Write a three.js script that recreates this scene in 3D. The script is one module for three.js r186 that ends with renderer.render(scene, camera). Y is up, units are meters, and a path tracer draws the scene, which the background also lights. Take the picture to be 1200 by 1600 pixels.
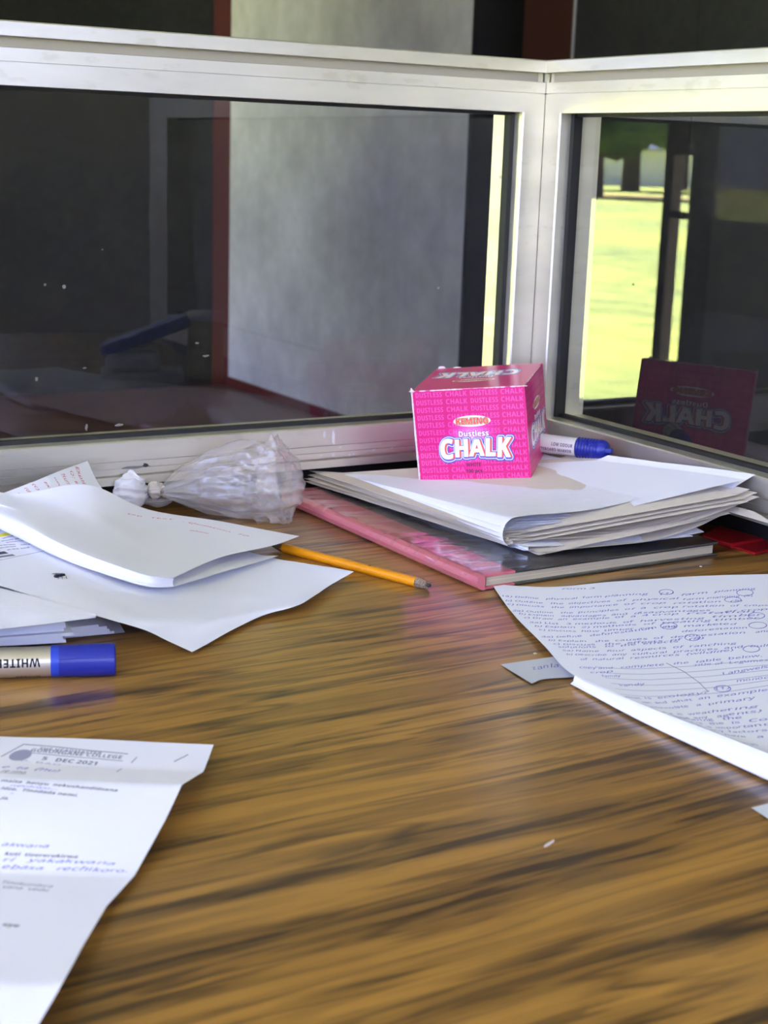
import * as THREE from 'three';
import { mergeGeometries } from 'three/addons/utils/BufferGeometryUtils.js';
import { RoundedBoxGeometry } from 'three/addons/geometries/RoundedBoxGeometry.js';
import { RectAreaLightUniformsLib } from 'three/addons/lights/RectAreaLightUniformsLib.js';

// ---------------------------------------------------------------- camera, sky, sun, exposure
const scene = new THREE.Scene();
const FPX = 2342.47;                                   // focal length in pixels of the 1200 x 1600 frame
const CAM = new THREE.Vector3(-0.90664, 0.2925, 1.23856);
const camera = new THREE.PerspectiveCamera(2 * Math.atan(800 / FPX) * 180 / Math.PI, 0.75, 0.02, 600);
camera.position.copy(CAM);
const AX = new THREE.Vector3(0.86257235, 0.03233538, 0.50489937);
const AY = new THREE.Vector3(0.08970072, 0.97237102, -0.21551888);
const AZ = new THREE.Vector3(-0.49791839, 0.23119047, 0.83583984);
camera.quaternion.setFromRotationMatrix(new THREE.Matrix4().makeBasis(AX, AY, AZ));
camera.focus = 1.05;
camera.userData.fStop = 17;
scene.background = new THREE.Color().setRGB(0.86, 1.0, 1.72);
const sun = new THREE.DirectionalLight(new THREE.Color().setRGB(1, 0.97, 0.94), 32);
sun.position.set(-19.5, 32, -44); sun.target.position.set(-20, 0, -20);
sun.castShadow = true;
Object.assign(sun.shadow.camera, { left: -90, right: 90, top: 90, bottom: -90, near: 1, far: 220 });
sun.shadow.mapSize.set(2048, 2048);
scene.add(sun, sun.target);
const renderer = new THREE.WebGLRenderer({ antialias: true });
renderer.toneMapping = THREE.LinearToneMapping;
renderer.toneMappingExposure = 6.0;
renderer.shadowMap.enabled = true;
RectAreaLightUniformsLib.init();

// ---------------------------------------------------------------- helpers
let seed = 7;
const rnd = () => { seed = (seed * 1664525 + 1013904223) >>> 0; return seed / 4294967296; };
const V = (x, y, z) => new THREE.Vector3(x, y, z);
/** the point at height h above the table top that the pixel (x, y) of the photograph looks at */
function U(x, y, h) {
  const d = V(0, 0, 0).addScaledVector(AX, x - 600).addScaledVector(AY, 800 - y).addScaledVector(AZ, -FPX);
  return CAM.clone().addScaledVector(d, (h - CAM.y) / d.y);
}
const hash = (x, y, s = 0) => { let n = (x * 374761393 + y * 668265263 + s * 2147483647) | 0; n = Math.imul(n ^ (n >>> 13), 1274126177); n ^= n >>> 16; return (n >>> 0) / 4294967296; };
function noise(x, y, s = 0) {
  const i = Math.floor(x), j = Math.floor(y), f = x - i, g = y - j, a = f * f * (3 - 2 * f), b = g * g * (3 - 2 * g);
  return (hash(i, j, s) * (1 - a) + hash(i + 1, j, s) * a) * (1 - b) + (hash(i, j + 1, s) * (1 - a) + hash(i + 1, j + 1, s) * a) * b;
}
const fbm = (x, y, o = 4, s = 0) => { let v = 0, a = 0.5; for (let k = 0; k < o; k++) { v += a * noise(x, y, s + k); x *= 2.03; y *= 2.03; a *= 0.5; } return v; };
const clamp = (x, a = 0, b = 1) => Math.min(b, Math.max(a, x));
const step01 = (a, b, x) => { const t = clamp((x - a) / (b - a)); return t * t * (3 - 2 * t); };
const M = (o) => { const { rgb, ...r } = o; const m = new THREE.MeshPhysicalMaterial({ side: THREE.DoubleSide, ...r }); if (rgb) m.color.setRGB(...rgb); return m; };
function dataTex(w, h, fn, srgb = true, repeat = null) {
  const d = new Uint8Array(w * h * 4);
  for (let y = 0; y < h; y++) for (let x = 0; x < w; x++) { const c = fn((x + 0.5) / w, (y + 0.5) / h), k = (y * w + x) * 4; d[k] = clamp(c[0]) * 255; d[k + 1] = clamp(c[1]) * 255; d[k + 2] = clamp(c[2]) * 255; d[k + 3] = 255; }
  const t = new THREE.DataTexture(d, w, h); t.magFilter = THREE.LinearFilter; t.minFilter = THREE.LinearFilter;
  t.wrapS = t.wrapT = repeat ? THREE.MirroredRepeatWrapping : THREE.RepeatWrapping; if (srgb) t.colorSpace = THREE.SRGBColorSpace; if (repeat) t.repeat.set(...repeat); t.needsUpdate = true; return t;
}
function canvasTex(w, h, draw) {
  const c = document.createElement('canvas'); c.width = w; c.height = h; const g = c.getContext('2d'); draw(g, w, h);
  const t = new THREE.CanvasTexture(c); t.colorSpace = THREE.SRGBColorSpace; t.anisotropy = 8; return t;
}
const taken = {};
const numbered = (n) => { const k = taken[n] = (taken[n] ?? -1) + 1; return k ? n + '_' + String(k).padStart(3, '0') : n; };
function mesh(name, geo, mat, parent) { const m = new THREE.Mesh(geo, mat); m.name = parent ? name : numbered(name); m.castShadow = m.receiveShadow = true; (parent ?? scene).add(m); return m; }
function tag(o, label, category, group) { o.userData.label = label; o.userData.category = category; if (group) o.userData.group = group; return o; }
function thing(name, label, category, group) { const o = new THREE.Group(); o.name = numbered(name); scene.add(o); return tag(o, label, category, group); }
function struct(name, geo, mat, label) { const m = mesh(name, geo, mat); m.userData.kind = 'structure'; if (label) m.userData.label = label; return m; }
const box = (x0, x1, y0, y1, z0, z1) => new THREE.BoxGeometry(x1 - x0, y1 - y0, z1 - z0).translate((x0 + x1) / 2, (y0 + y1) / 2, (z0 + z1) / 2);
/** uv in metres from position, by the axis a face looks along */
function metricUV(g) {
  g = g.index ? g.toNonIndexed() : g; g.computeVertexNormals(); const p = g.attributes.position, n = g.attributes.normal, u = new Float32Array(p.count * 2);
  for (let i = 0; i < p.count; i++) { const ax = Math.abs(n.getX(i)), ay = Math.abs(n.getY(i)), az = Math.abs(n.getZ(i)); u[2 * i] = ax > ay && ax > az ? p.getZ(i) : p.getX(i); u[2 * i + 1] = ay >= ax && ay >= az ? p.getZ(i) : p.getY(i); }
  g.setAttribute('uv', new THREE.BufferAttribute(u, 2)); return g;
}
const cr = (a, b, c, d, t) => 0.5 * (2 * b + (c - a) * t + (2 * a - 5 * b + 4 * c - d) * t * t + (3 * b - a - 3 * c + d) * t * t * t);
function spline(pts, t) {           // Catmull-Rom through Vector3s, t 0..1
  const n = pts.length - 1, s = clamp(t) * n, i = Math.min(n - 1, Math.floor(s)), f = s - i;
  const b = pts[i], c = pts[i + 1], a = pts[i - 1] ?? b.clone().multiplyScalar(2).sub(c), d = pts[i + 2] ?? c.clone().multiplyScalar(2).sub(b);
  return V(cr(a.x, b.x, c.x, d.x, f), cr(a.y, b.y, c.y, d.y, f), cr(a.z, b.z, c.z, d.z, f));
}
const lerpList = (l, t) => { const n = l.length - 1, s = clamp(t) * n, i = Math.min(n - 1, Math.floor(s)); return l[i] + (l[i + 1] - l[i]) * (s - i); };
/** a sheet of paper through a grid of points: rows of columns. us, vs: texture coordinates at the columns and rows */
function sheetGeo(grid, { nu = 48, nv = 40, us, vs, crinkle = 0.0004, freq = 30, s = 1, sharpRows = false, floor = -1 } = {}) {
  const R = grid.length, C = grid[0].length; us ??= grid[0].map((_, i) => i / (C - 1)); vs ??= grid.map((_, i) => 1 - i / (R - 1));
  const pos = [], uv = [], idx = [];
  for (let j = 0; j <= nv; j++) for (let i = 0; i <= nu; i++) {
    const col = grid.map((row) => spline(row, i / nu)); let p;
    if (sharpRows) { const q = j / nv * (R - 1), k = Math.min(R - 2, Math.floor(q)); p = col[k].clone().lerp(col[k + 1], q - k); } else p = spline(col, j / nv);
    p.y += crinkle * (fbm(p.x * freq, p.z * freq, 3, s) - 0.45) * 2; if (p.y < floor) p.y = floor;
    pos.push(p.x, p.y, p.z); uv.push(lerpList(us, i / nu), lerpList(vs, j / nv));
  }
  for (let j = 0; j < nv; j++) for (let i = 0; i < nu; i++) { const a = j * (nu + 1) + i, b = a + 1, c = a + nu + 1, d = c + 1; idx.push(a, c, b, b, c, d); }
  const g = new THREE.BufferGeometry(); g.setAttribute('position', new THREE.Float32BufferAttribute(pos, 3)); g.setAttribute('uv', new THREE.Float32BufferAttribute(uv, 2)); g.setIndex(idx); g.computeVertexNormals(); return g;
}
/** a sheet folded once. Stations run along the fold; each is {f: fold point at half height, r: half gap, up: far edge of the upper leaf, lo: far edge of the lower leaf} */
function foldedGrid(stations, bulge = 0) {
  return stations.map(({ f, r, up, lo, um }) => {
    const din = up.clone().sub(f).setY(0).normalize(), dl = lo.clone().sub(f).setY(0).normalize();
    const at = (d, k, y) => f.clone().addScaledVector(d, k).setY(f.y + y);
    const a = at(din, r * 1.4, r), b = at(dl, r * 1.4, -r);
    const mu = um ?? a.clone().lerp(up, 0.45).add(V(0, bulge, 0)), ml = b.clone().lerp(lo, 0.5);
    return [lo, ml, b, at(din, r * 0.35, -r * 0.75), f, at(din, r * 0.35, r * 0.75), a, mu, a.clone().lerp(up, 0.75).add(V(0, um ? (um.y - lerp3(a.y, up.y, 0.45)) * 0.85 : bulge * 0.6, 0)), up];
  });
}
const lerp3 = (a, b, t) => a + (b - a) * t;
function hand(g, text, x, y, size, color, slant = -0.15, weight = '') {
  g.save(); g.fillStyle = color; g.translate(x, y); let cx = 0;
  for (const ch of text) { g.save(); g.translate(cx, (rnd() - 0.5) * size * 0.14); g.transform(1, (rnd() - 0.5) * 0.08, slant + (rnd() - 0.5) * 0.12, 1, 0, 0); g.font = weight + Math.round(size * (0.92 + rnd() * 0.16)) + 'px sans-serif'; g.fillText(ch, 0, 0); g.restore(); cx += g.measureText(ch).width === 0 ? size * 0.5 : (g.font = weight + size + 'px sans-serif', g.measureText(ch).width * 1.04); }
  g.restore();
}

/** where on a sheet's own paper (uv) a pixel of the photograph falls */
function onPaper(geo) {
  const p = geo.attributes.position, u = geo.attributes.uv, ix = geo.index, P = [];
  for (let i = 0; i < p.count; i++) { const v = V(p.getX(i), p.getY(i), p.getZ(i)).sub(CAM), d = -v.dot(AZ); P.push([600 + FPX * v.dot(AX) / d, 800 - FPX * v.dot(AY) / d, d]); }
  return (x, y) => {
    let best = null, bd = 1e9, near = 1e9, nu = [0, 0];
    for (let k = 0; k < ix.count; k += 3) {
      const t = [ix.getX(k), ix.getX(k + 1), ix.getX(k + 2)], [A, B, C] = t.map((i) => P[i]), D = (B[1] - C[1]) * (A[0] - C[0]) + (C[0] - B[0]) * (A[1] - C[1]); if (Math.abs(D) < 1e-9) continue;
      const a = ((B[1] - C[1]) * (x - C[0]) + (C[0] - B[0]) * (y - C[1])) / D, b = ((C[1] - A[1]) * (x - C[0]) + (A[0] - C[0]) * (y - C[1])) / D, c = 1 - a - b;
      if (a > -1e-6 && b > -1e-6 && c > -1e-6) { const d = a * A[2] + b * B[2] + c * C[2]; if (d < bd) { bd = d; best = [0, 1].map((q) => [a, b, c].reduce((r, w, i) => r + w * (q ? u.getY(t[i]) : u.getX(t[i])), 0)); } }
      const e = (A[0] - x) ** 2 + (A[1] - y) ** 2; if (e < near) { near = e; nu = [u.getX(t[0]), u.getY(t[0])]; }
    }
    return best ?? nu;
  };
}
/** writing on a sheet, its baseline from one point of the paper to another; size is the cap height in millimetres, paper its width and height in metres */
function writer(g, w, h, find, paper) {
  return (str, from, to, mm, color, style = {}) => {
    const [c0, c1] = [from, to].map(([x, y]) => { const [a, b] = find(x, y); return [a * paper[0], (1 - b) * paper[1]]; });
    const dx = c1[0] - c0[0], dy = c1[1] - c0[1], L = Math.hypot(dx, dy) || 1e-6; g.save(); g.font = (style.weight ?? '') + ' 100px ' + (style.font ?? 'sans-serif'); g.fillStyle = g.strokeStyle = color;
    const wd = g.measureText(str).width, kx = w / paper[0], ky = h / paper[1], sx = L / wd, sy = mm / 1000 / 72, ex = dx / L, ey = dy / L;
    g.setTransform(ex * sx * kx, ey * sx * ky, -ey * sy * kx, ex * sy * ky, c0[0] * kx, c0[1] * ky);
    if (style.hand) { let cx = 0; for (const ch of str) { const cw = g.measureText(ch).width; g.save(); g.translate(cx, (rnd() - 0.5) * 14); g.transform(1, (rnd() - 0.5) * 0.1, (style.slant ?? -0.2) + (rnd() - 0.5) * 0.16, 0.85 + 0.3 * rnd(), 0, 0); g.fillText(ch, 0, 0); g.restore(); cx += cw; } } else g.fillText(str, 0, 0);
    if (style.line) g.fillRect(0, 14, wd, 5);
    g.restore();
  };
}

// ---------------------------------------------------------------- the room
const FY = -0.684, CY = 2.15, XL = -2.96, XR = 1.77, ZB = -4.6, ZF = 3.6;
const plasterTex = dataTex(512, 512, (u, v) => { const n = fbm(u * 7, v * 7, 5, 11), m = fbm(u * 40, v * 40, 3, 17); const k = 0.80 + 0.2 * (n - 0.45) + 0.1 * (m - 0.45); return [k, k * 0.975, k * 0.965]; }, true, [0.5, 0.5]);
const plaster = M({ map: plasterTex, roughness: 0.9 });
const blackTex = dataTex(512, 512, (u, v) => { const k = 0.155 + 0.07 * (fbm(u * 60, v * 60, 3, 3) - 0.45) + 0.04 * (fbm(u * 5, v * 5, 3, 5) - 0.45); return [k, k * 0.98, k * 0.94]; }, true, [0.8, 0.8]);
const blackPaint = M({ map: blackTex, roughness: 0.85 });
const redPaint = M({ rgb: [0.11, 0.014, 0.01], roughness: 0.6 });
const brownPaint = M({ rgb: [0.05, 0.012, 0.008], roughness: 0.6 });
const floorMat = M({ map: dataTex(512, 512, (u, v) => { const n = fbm(u * 9, v * 9, 4, 23); return [0.36 + 0.12 * (n - 0.45), 0.22 + 0.08 * (n - 0.45), 0.2 + 0.08 * (n - 0.45)]; }, true, [0.6, 0.6]), roughness: 0.45 });
const W = (g) => metricUV(g);
struct('floor', W(box(XL - 0.2, XR + 0.5, FY - 0.12, FY, ZB - 0.2, ZF + 0.2)), floorMat);
struct('ceiling', W(box(XL - 0.2, XR + 0.5, CY, CY + 0.12, ZB - 0.2, ZF + 0.2)), M({ rgb: [0.3, 0.29, 0.28], roughness: 0.9 }));
struct('wall_back', W(box(XL - 0.2, XR - 0.075, FY, CY, ZB - 0.2, ZB)), blackPaint);
struct('trim_1', W(box(XR - 0.075, XR + 0.002, FY, CY, ZB - 0.2, ZB + 0.004)), redPaint);
// right wall: plaster, a dark doorway, a brown jamb, black panels
struct('wall_right', W(box(XR, XR + 0.2, FY, CY, ZB, -2.82)), plaster);
struct('trim_2', W(mergeGeometries([box(XR + 0.01, XR + 0.2, FY, CY, -2.56, -2.31), box(XR + 0.03, XR + 0.16, 1.35, CY, -2.82, -2.56)])), brownPaint);
struct('door_1', W(mergeGeometries([box(XR + 0.3, XR + 0.36, FY, CY, -3.0, -2.4), box(XR + 0.002, XR + 0.22, FY, CY, -2.82, -2.8), box(XR + 0.2, XR + 0.36, FY, CY, -3.06, -3.0), box(XR + 0.2, XR + 0.36, FY, CY, -2.4, -2.34)])), M({ rgb: [0.008, 0.007, 0.007], roughness: 0.7 }));
struct('trim_3', W(box(XR, XR + 0.03, FY, CY, -2.31, -2.303)), M({ rgb: [0.35, 0.33, 0.3], roughness: 0.6 }));
struct('wall_panel', W(box(XR + 0.006, XR + 0.2, FY, CY, -2.303, -1.795)), blackPaint);
struct('wall_panel', W(box(XR + 0.004, XR + 0.2, FY, CY, -1.79, 1.2)), blackPaint);
struct('wall_side', W(box(XR, XR + 0.2, FY, CY, 1.2, ZF)), plaster);
struct('baseboard_right', W(box(XR - 0.012, XR, FY, FY + 0.035, ZB, -2.82)), redPaint);
// left wall: doorway to the field, then wide unglazed window openings towards the light
const DO0 = -4.58, DO1 = -3.17, WI0 = -0.1, WI1 = 3.2, WS = 0.1, WH = 1.62, DH = 1.95;
struct('wall_left', W(mergeGeometries([box(XL - 0.18, XL, FY, CY, ZB, DO0), box(XL - 0.18, XL, DH, CY, DO0, -2.7), box(XL - 0.18, XL, FY, CY, -2.84, WI0), box(XL - 0.18, XL, FY, WS, WI0, WI1), box(XL - 0.18, XL, WH, CY, WI0, WI1), box(XL - 0.18, XL, FY, CY, WI1, ZF)])), plaster);
const frameBrown = M({ rgb: [0.07, 0.03, 0.02], roughness: 0.5 });
struct('door_2', W(mergeGeometries([box(XL - 0.1, XL - 0.05, FY, DH, -3.17, -3.125), box(XL - 0.1, XL - 0.05, 0.1, 0.125, -3.125, -2.98), box(XL - 0.1, XL - 0.05, 0.33, 0.47, -3.125, -2.9)])), frameBrown);
struct('trim_4', W(box(XL - 0.12, XL - 0.02, FY, DH, -2.99, -2.84)), M({ rgb: [0.2, 0.19, 0.19], roughness: 0.8 }));
const steel = M({ rgb: [0.3, 0.3, 0.3], roughness: 0.5, metalness: 0.3 });
for (let k = 0; k < 5; k++) { const z = WI0 + (WI1 - WI0) * k / 4; struct('trim_' + (5 + k), box(XL - 0.11, XL - 0.07, WS, WH, z - 0.02, z + 0.02), steel); }
struct('window_sill', box(XL - 0.22, XL + 0.06, WS - 0.03, WS, WI0, WI1), plaster);
struct('ground', W(box(XL - 3.2, XL - 0.2, FY - 0.3, FY - 0.04, -2.2, 6)), M({ rgb: [0.5, 0.49, 0.48], roughness: 0.9 }), 'pale concrete path outside the windows');
{ // tall cupboard standing out of view, shading the near end of the plaster wall
  const c = thing('cupboard', 'tall grey steel cupboard with two doors standing on the red floor', 'cupboard'), cm = M({ rgb: [0.22, 0.22, 0.22], roughness: 0.5 });
  mesh('body', box(-0.6, -0.16, FY, 1.9, -3.85, -2.6), cm, c);
  for (const z of [-3.16, -2.61]) { const d = mesh('door', box(-0.16, -0.145, FY + 0.06, 1.87, z - 0.54, z - 0.005), cm, c); mesh('handle', box(-0.145, -0.125, 0.2, 0.34, z - (z < -3 ? 0.06 : 0.5), z - (z < -3 ? 0.045 : 0.485)), steel, d); }
}
// wall behind the photographer with a row of high windows
struct('wall_front', W(mergeGeometries([box(XL - 0.2, XR + 0.2, FY, 0.66, ZF, ZF + 0.18), box(XL - 0.2, XR + 0.2, 1.7, CY, ZF, ZF + 0.18), box(XL - 0.2, -2.3, 0.66, 1.7, ZF, ZF + 0.18), box(0.55, XR + 0.2, 0.66, 1.7, ZF, ZF + 0.18)])), plaster);
for (let k = 0; k < 3; k++) { const x = -2.3 + 2.85 * (k + 0.5) / 3; struct('window_' + (k + 1), mergeGeometries([box(x - 0.02, x + 0.02, 0.66, 1.7, ZF + 0.06, ZF + 0.1), box(x - 0.475, x + 0.475, 1.2, 1.23, ZF + 0.06, ZF + 0.1)]), steel); }

// ---------------------------------------------------------------- outdoors, mirrored by the right hand pane
const grassTex = dataTex(1024, 1024, (u, v) => {
  const n = fbm(u * 14, v * 14, 5, 31), f = fbm(u * 160, v * 160, 3, 37), b = step01(0.56, 0.66, fbm(u * 6 + 3, v * 6, 4, 41));
  const g = [0.57 + 0.25 * (n - 0.45) + 0.3 * (f - 0.45), 0.61 + 0.2 * (n - 0.45) + 0.3 * (f - 0.45), 0.31 + 0.1 * (f - 0.45)], s = [0.60, 0.48, 0.34];
  return g.map((c, i) => c * (1 - b * 0.7) + s[i] * b * 0.7);
}, true, [1 / 40, 1 / 40]);
const ground = W(box(-160, 60, FY - 0.5, FY - 0.13, -160, 60)); struct('ground', ground, M({ map: grassTex, roughness: 1 }), 'sunlit yellow green grass field outside the doorway');
const leafMat = M({ map: dataTex(256, 256, (u, v) => { const n = fbm(u * 20, v * 20, 4, 51); return [0.2 + 0.28 * (n - 0.4), 0.3 + 0.36 * (n - 0.4), 0.1 + 0.14 * (n - 0.4)]; }), roughness: 0.9 });
const barkMat = M({ rgb: [0.09, 0.065, 0.045], roughness: 0.95 });
function tree(x, z, h, w, label) {
  const t = thing('shade_tree', label, 'tree', 'trees across the field'); t.position.set(x, FY - 0.13, z);
  mesh('trunk', mergeGeometries([new THREE.CylinderGeometry(0.28, 0.42, h * 0.5, 9).translate(0, h * 0.25, 0), new THREE.CylinderGeometry(0.1, 0.2, h * 0.4, 7).rotateZ(0.6).translate(-h * 0.1, h * 0.5, 0), new THREE.CylinderGeometry(0.1, 0.2, h * 0.4, 7).rotateZ(-0.6).translate(h * 0.1, h * 0.5, 0)]), barkMat, t);
  const parts = [];
  for (let k = 0; k < 16; k++) {
    const g = new THREE.IcosahedronGeometry(w * (0.30 + 0.18 * rnd()), 3), p = g.attributes.position;
    for (let i = 0; i < p.count; i++) { const v = V(p.getX(i), p.getY(i), p.getZ(i)), q = 1 + 0.5 * (fbm(v.x * 2.2 + k, v.y * 2.2 + v.z * 1.7, 3, 5) - 0.45); p.setXYZ(i, v.x * q, v.y * q * 0.8, v.z * q); }
    const a = rnd() * 6.28, r = w * 0.62 * Math.sqrt(rnd()); parts.push(g.translate(Math.cos(a) * r, h * (0.33 + 0.45 * rnd()), Math.sin(a) * r));
  }
  const c = mergeGeometries(parts); c.computeVertexNormals(); mesh('crown', c, leafMat, t);
}
tree(-31.3, -39.7, 6.2, 3.2, 'spreading green tree with a bare trunk before the white wall');
tree(-41.2, -49.7, 7, 3.6, 'taller green tree beside the one with the bare trunk');
tree(-46.8, -53.0, 7.4, 3.6, 'dense green tree nearest to the far white building');
tree(-45, -43, 7.5, 3.2, 'green tree standing apart beyond the doorway post');
const farWall = thing('far_building', 'long low white building beyond the grass field', 'building'); farWall.position.set(-50, FY - 0.13, -64); farWall.rotation.y = 0.66;
mesh('wall', box(-16, 16, 0, 1.75, -3, 3), M({ rgb: [0.86, 0.88, 0.9], roughness: 0.8 }), farWall);
mesh('roof', box(-16.4, 16.4, 1.75, 1.9, -3.4, 3.4), M({ rgb: [0.4, 0.42, 0.45], roughness: 0.6 }), farWall);

// ---------------------------------------------------------------- the desk
const TW = 1.15;
const woodTex = dataTex(2048, 2048, (u, v) => {
  const x = u * TW, z = v * TW, wob = 0.03 * fbm(x * 2.2, z * 5, 3, 61) + 0.006 * fbm(x * 9, z * 30, 2, 63), zz = z + wob;
  const ridge = (n, w) => { const k = 1 - Math.abs(n - 0.45) / w; return k > 0 ? k : 0; };
  const patch = fbm(x * 2.4, zz * 14, 3, 65), l1 = ridge(fbm(x * 2.2, zz * 30, 3, 66), 0.03), l2 = ridge(fbm(x * 4.5, zz * 74, 3, 68), 0.05), fib = step01(0.40, 0.54, fbm(x * 11, zz * 200, 3, 67)), pore = step01(0.46, 0.56, fbm(x * 30, zz * 500, 2, 71)), blot = step01(0.36, 0.62, fbm(x * 5, zz * 44, 3, 75)), mid = step01(0.42, 0.56, fbm(x * 7, zz * 115, 3, 77));
  const dash = step01(0.51, 0.57, fbm(x * 15, zz * 270, 3, 73)) * step01(0.30, 0.5, fbm(x * 4, zz * 34, 2, 74));
  let d = 0.42 * l1 * (0.25 + fib) + 0.50 * l2 * (0.3 + 1.2 * patch) + 0.26 * fib * (0.4 + 0.8 * blot) + 0.24 * pore * (0.5 + 0.6 * blot) + 0.16 * blot + 0.30 * mid * (0.4 + 0.8 * patch) + 0.40 * dash;
  d = clamp(d * 0.9); const t = fbm(x * 2.5, zz * 9, 2, 79) - 0.4;
  const hi = [0.69 + 0.14 * t, 0.505 + 0.11 * t, 0.22 + 0.05 * t], lo = [0.235, 0.155, 0.075];
  return [0, 1, 2].map((i) => hi[i] + (lo[i] - hi[i]) * d);
});
const desk = thing('desk', 'wood grain laminate desk top with papers and a chalk box on it', 'desk');
{
  const g = new RoundedBoxGeometry(1.37, 0.03, 1.22, 3, 0.004).translate(-0.715, -0.015, 0.67), p = g.attributes.position, u = g.attributes.uv;
  for (let i = 0; i < p.count; i++) u.setXY(i, (p.getX(i) + 1.15) / TW, (p.getZ(i) + 0.02) / TW);
  mesh('desk_top', g, M({ map: woodTex, roughness: 0.42, clearcoat: 0.6, clearcoatRoughness: 0.16 }), desk);
  const lm = M({ rgb: [0.16, 0.10, 0.05], roughness: 0.6 });
  for (const [x, z] of [[-1.36, 0.1], [-0.07, 0.1], [-1.36, 1.24], [-0.07, 1.24]]) mesh('leg', box(x - 0.025, x + 0.025, FY, -0.03, z - 0.025, z + 0.025), lm, desk);
  mesh('apron', mergeGeometries([box(-1.335, -0.095, -0.12, -0.03, 0.09, 0.11), box(-1.37, -1.35, -0.12, -0.03, 0.125, 1.215), box(-0.08, -0.06, -0.12, -0.03, 0.125, 1.215)]), lm, desk);
}

// ---------------------------------------------------------------- glass partitions in aluminium frames
const aluTex = dataTex(1024, 512, (u, v) => {
  const n = fbm(u * 8, v * 18, 4, 81), st = step01(0.62, 0.75, fbm(u * 30, v * 40, 4, 83)), sp = step01(0.74, 0.8, fbm(u * 120, v * 90, 2, 85));
  const k = 0.86 + 0.1 * (n - 0.45), d = st * 0.035 + sp * 0.08; return [k - d * 0.9, k * 0.975 - d, k * 0.90 - d * 1.25];
}, true, [1.4, 3.1]);
const aluRough = dataTex(512, 256, (u, v) => { const k = 0.42 + 0.22 * (fbm(u * 10, v * 24, 4, 87) - 0.45) + 0.08 * (fbm(u * 3, v * 120, 2, 89) - 0.45); return [k, k, k]; }, false, [1.4, 3.1]);
const alu = M({ map: aluTex, roughnessMap: aluRough, roughness: 1, metalness: 0.82 });
const dirtyAlu = M({ rgb: [0.42, 0.38, 0.28], roughness: 0.8, metalness: 0.2 });
const rubber = M({ rgb: [0.012, 0.012, 0.011], roughness: 0.6 });
const paneMat = M({ rgb: [0.93, 0.96, 0.95], roughness: 0.0, transmission: 1, thickness: 0, ior: 1.52 });
const T0 = 0.334, T1 = 0.3796, B0 = 0.0257, B1 = 0.0615, CX = -0.0798, CZ = 0.109;   // the frames stand a little above the desk on a dark base strip
// profiles: x is the distance in front of the inner face (towards the desk), y the height
const poly = (pts) => { const s = new THREE.Shape(); pts.forEach(([x, y], i) => (i ? s.lineTo(x, y) : s.moveTo(x, y))); s.closePath(); return s; };
const topProfile = poly([[-0.046, T0], [0, T0], [0, T0 + 0.0163], [-0.0012, T0 + 0.0164], [-0.0012, T0 + 0.0170], [0, T0 + 0.0171], [0, T0 + 0.0266], [-0.005, T0 + 0.0271], [-0.005, T0 + 0.0345], [0.0032, T0 + 0.0348], [0.0032, T1 - 0.001], [0.0022, T1], [-0.046, T1]]);
const botProfile = poly([[-0.046, 0], [0.0014, 0], [0.0014, 0.0068], [-0.0036, 0.0075], [-0.0036, 0.0089], [0, 0.0093], [0, 0.0131], [-0.0011, 0.0133], [-0.0011, 0.0138], [0, 0.0140], [0, 0.0190], [-0.0013, 0.0192], [-0.0013, 0.0197], [0, 0.0199], [0, B1 - B0 - 0.001], [-0.001, B1 - B0], [-0.046, B1 - B0]].map(([x, y]) => [x, y + B0]));
// upright profile: x is the distance from the corner along the partition, y towards the desk
const stileProfile = poly([[0.0004, -0.046], [0.0004, 0], [0.0224, 0], [0.0236, -0.0011], [0.0236, -0.013], [0.0236, -0.046]]);
const extr = (s, len) => new THREE.ExtrudeGeometry(s, { depth: len, bevelEnabled: false });
function partition(name, label, frameAt, len, endStile) {
  // frameAt(g): places a geometry given in the partition's own axes (x along from the corner, y up, z towards the desk)
  const t = thing(name, label, 'glass partition');
  const along = (s, m = 0.0004) => { const g = extr(s, len - m); g.applyMatrix4(new THREE.Matrix4().makeBasis(V(0, 0, 1), V(0, 1, 0), V(1, 0, 0))); g.translate(m, 0, 0); flip(g); return g; };
  const up = (s) => { const g = extr(s, T0 - B1); g.applyMatrix4(new THREE.Matrix4().makeBasis(V(1, 0, 0), V(0, 0, 1), V(0, 1, 0))); g.translate(0, B1, 0); flip(g); return g; };
  mesh('top_rail', frameAt(W(along(topProfile))), alu, t);
  mesh('dirt_strip', frameAt(box(0.006, len, T0 + 0.0272, T0 + 0.0343, -0.0049, -0.0042)), dirtyAlu, t).userData.label = 'grime caked in the groove of the top rail';
  mesh('bottom_rail', frameAt(W(along(botProfile))), alu, t);
  mesh('stile', frameAt(W(up(stileProfile))), alu, t);
  mesh('groove_seal', frameAt(box(0.0237, 0.0285, B1, T0, -0.0215, -0.012)), rubber, t);
  if (endStile) mesh('stile', frameAt(W(box(len - 0.065, len, B1, T0, -0.042, 0))), alu, t);
  mesh('glazing_seal', frameAt(mergeGeometries([box(0.0285, len, B1, B1 + 0.0032, -0.0215, -0.015), box(0.0285, len, T0 - 0.0027, T0, -0.0215, -0.015)])), rubber, t);
  mesh('pane', frameAt(new THREE.PlaneGeometry(len - 0.028, T0 - B1 - 0.004).translate(0.028 + (len - 0.028) / 2, (T0 + B1) / 2, -0.0182)), paneMat, t);
  mesh('base_strip', frameAt(box(-0.03, len, 0, B0, -0.044, -0.036)), rubber, t);
  return t;
}
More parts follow.
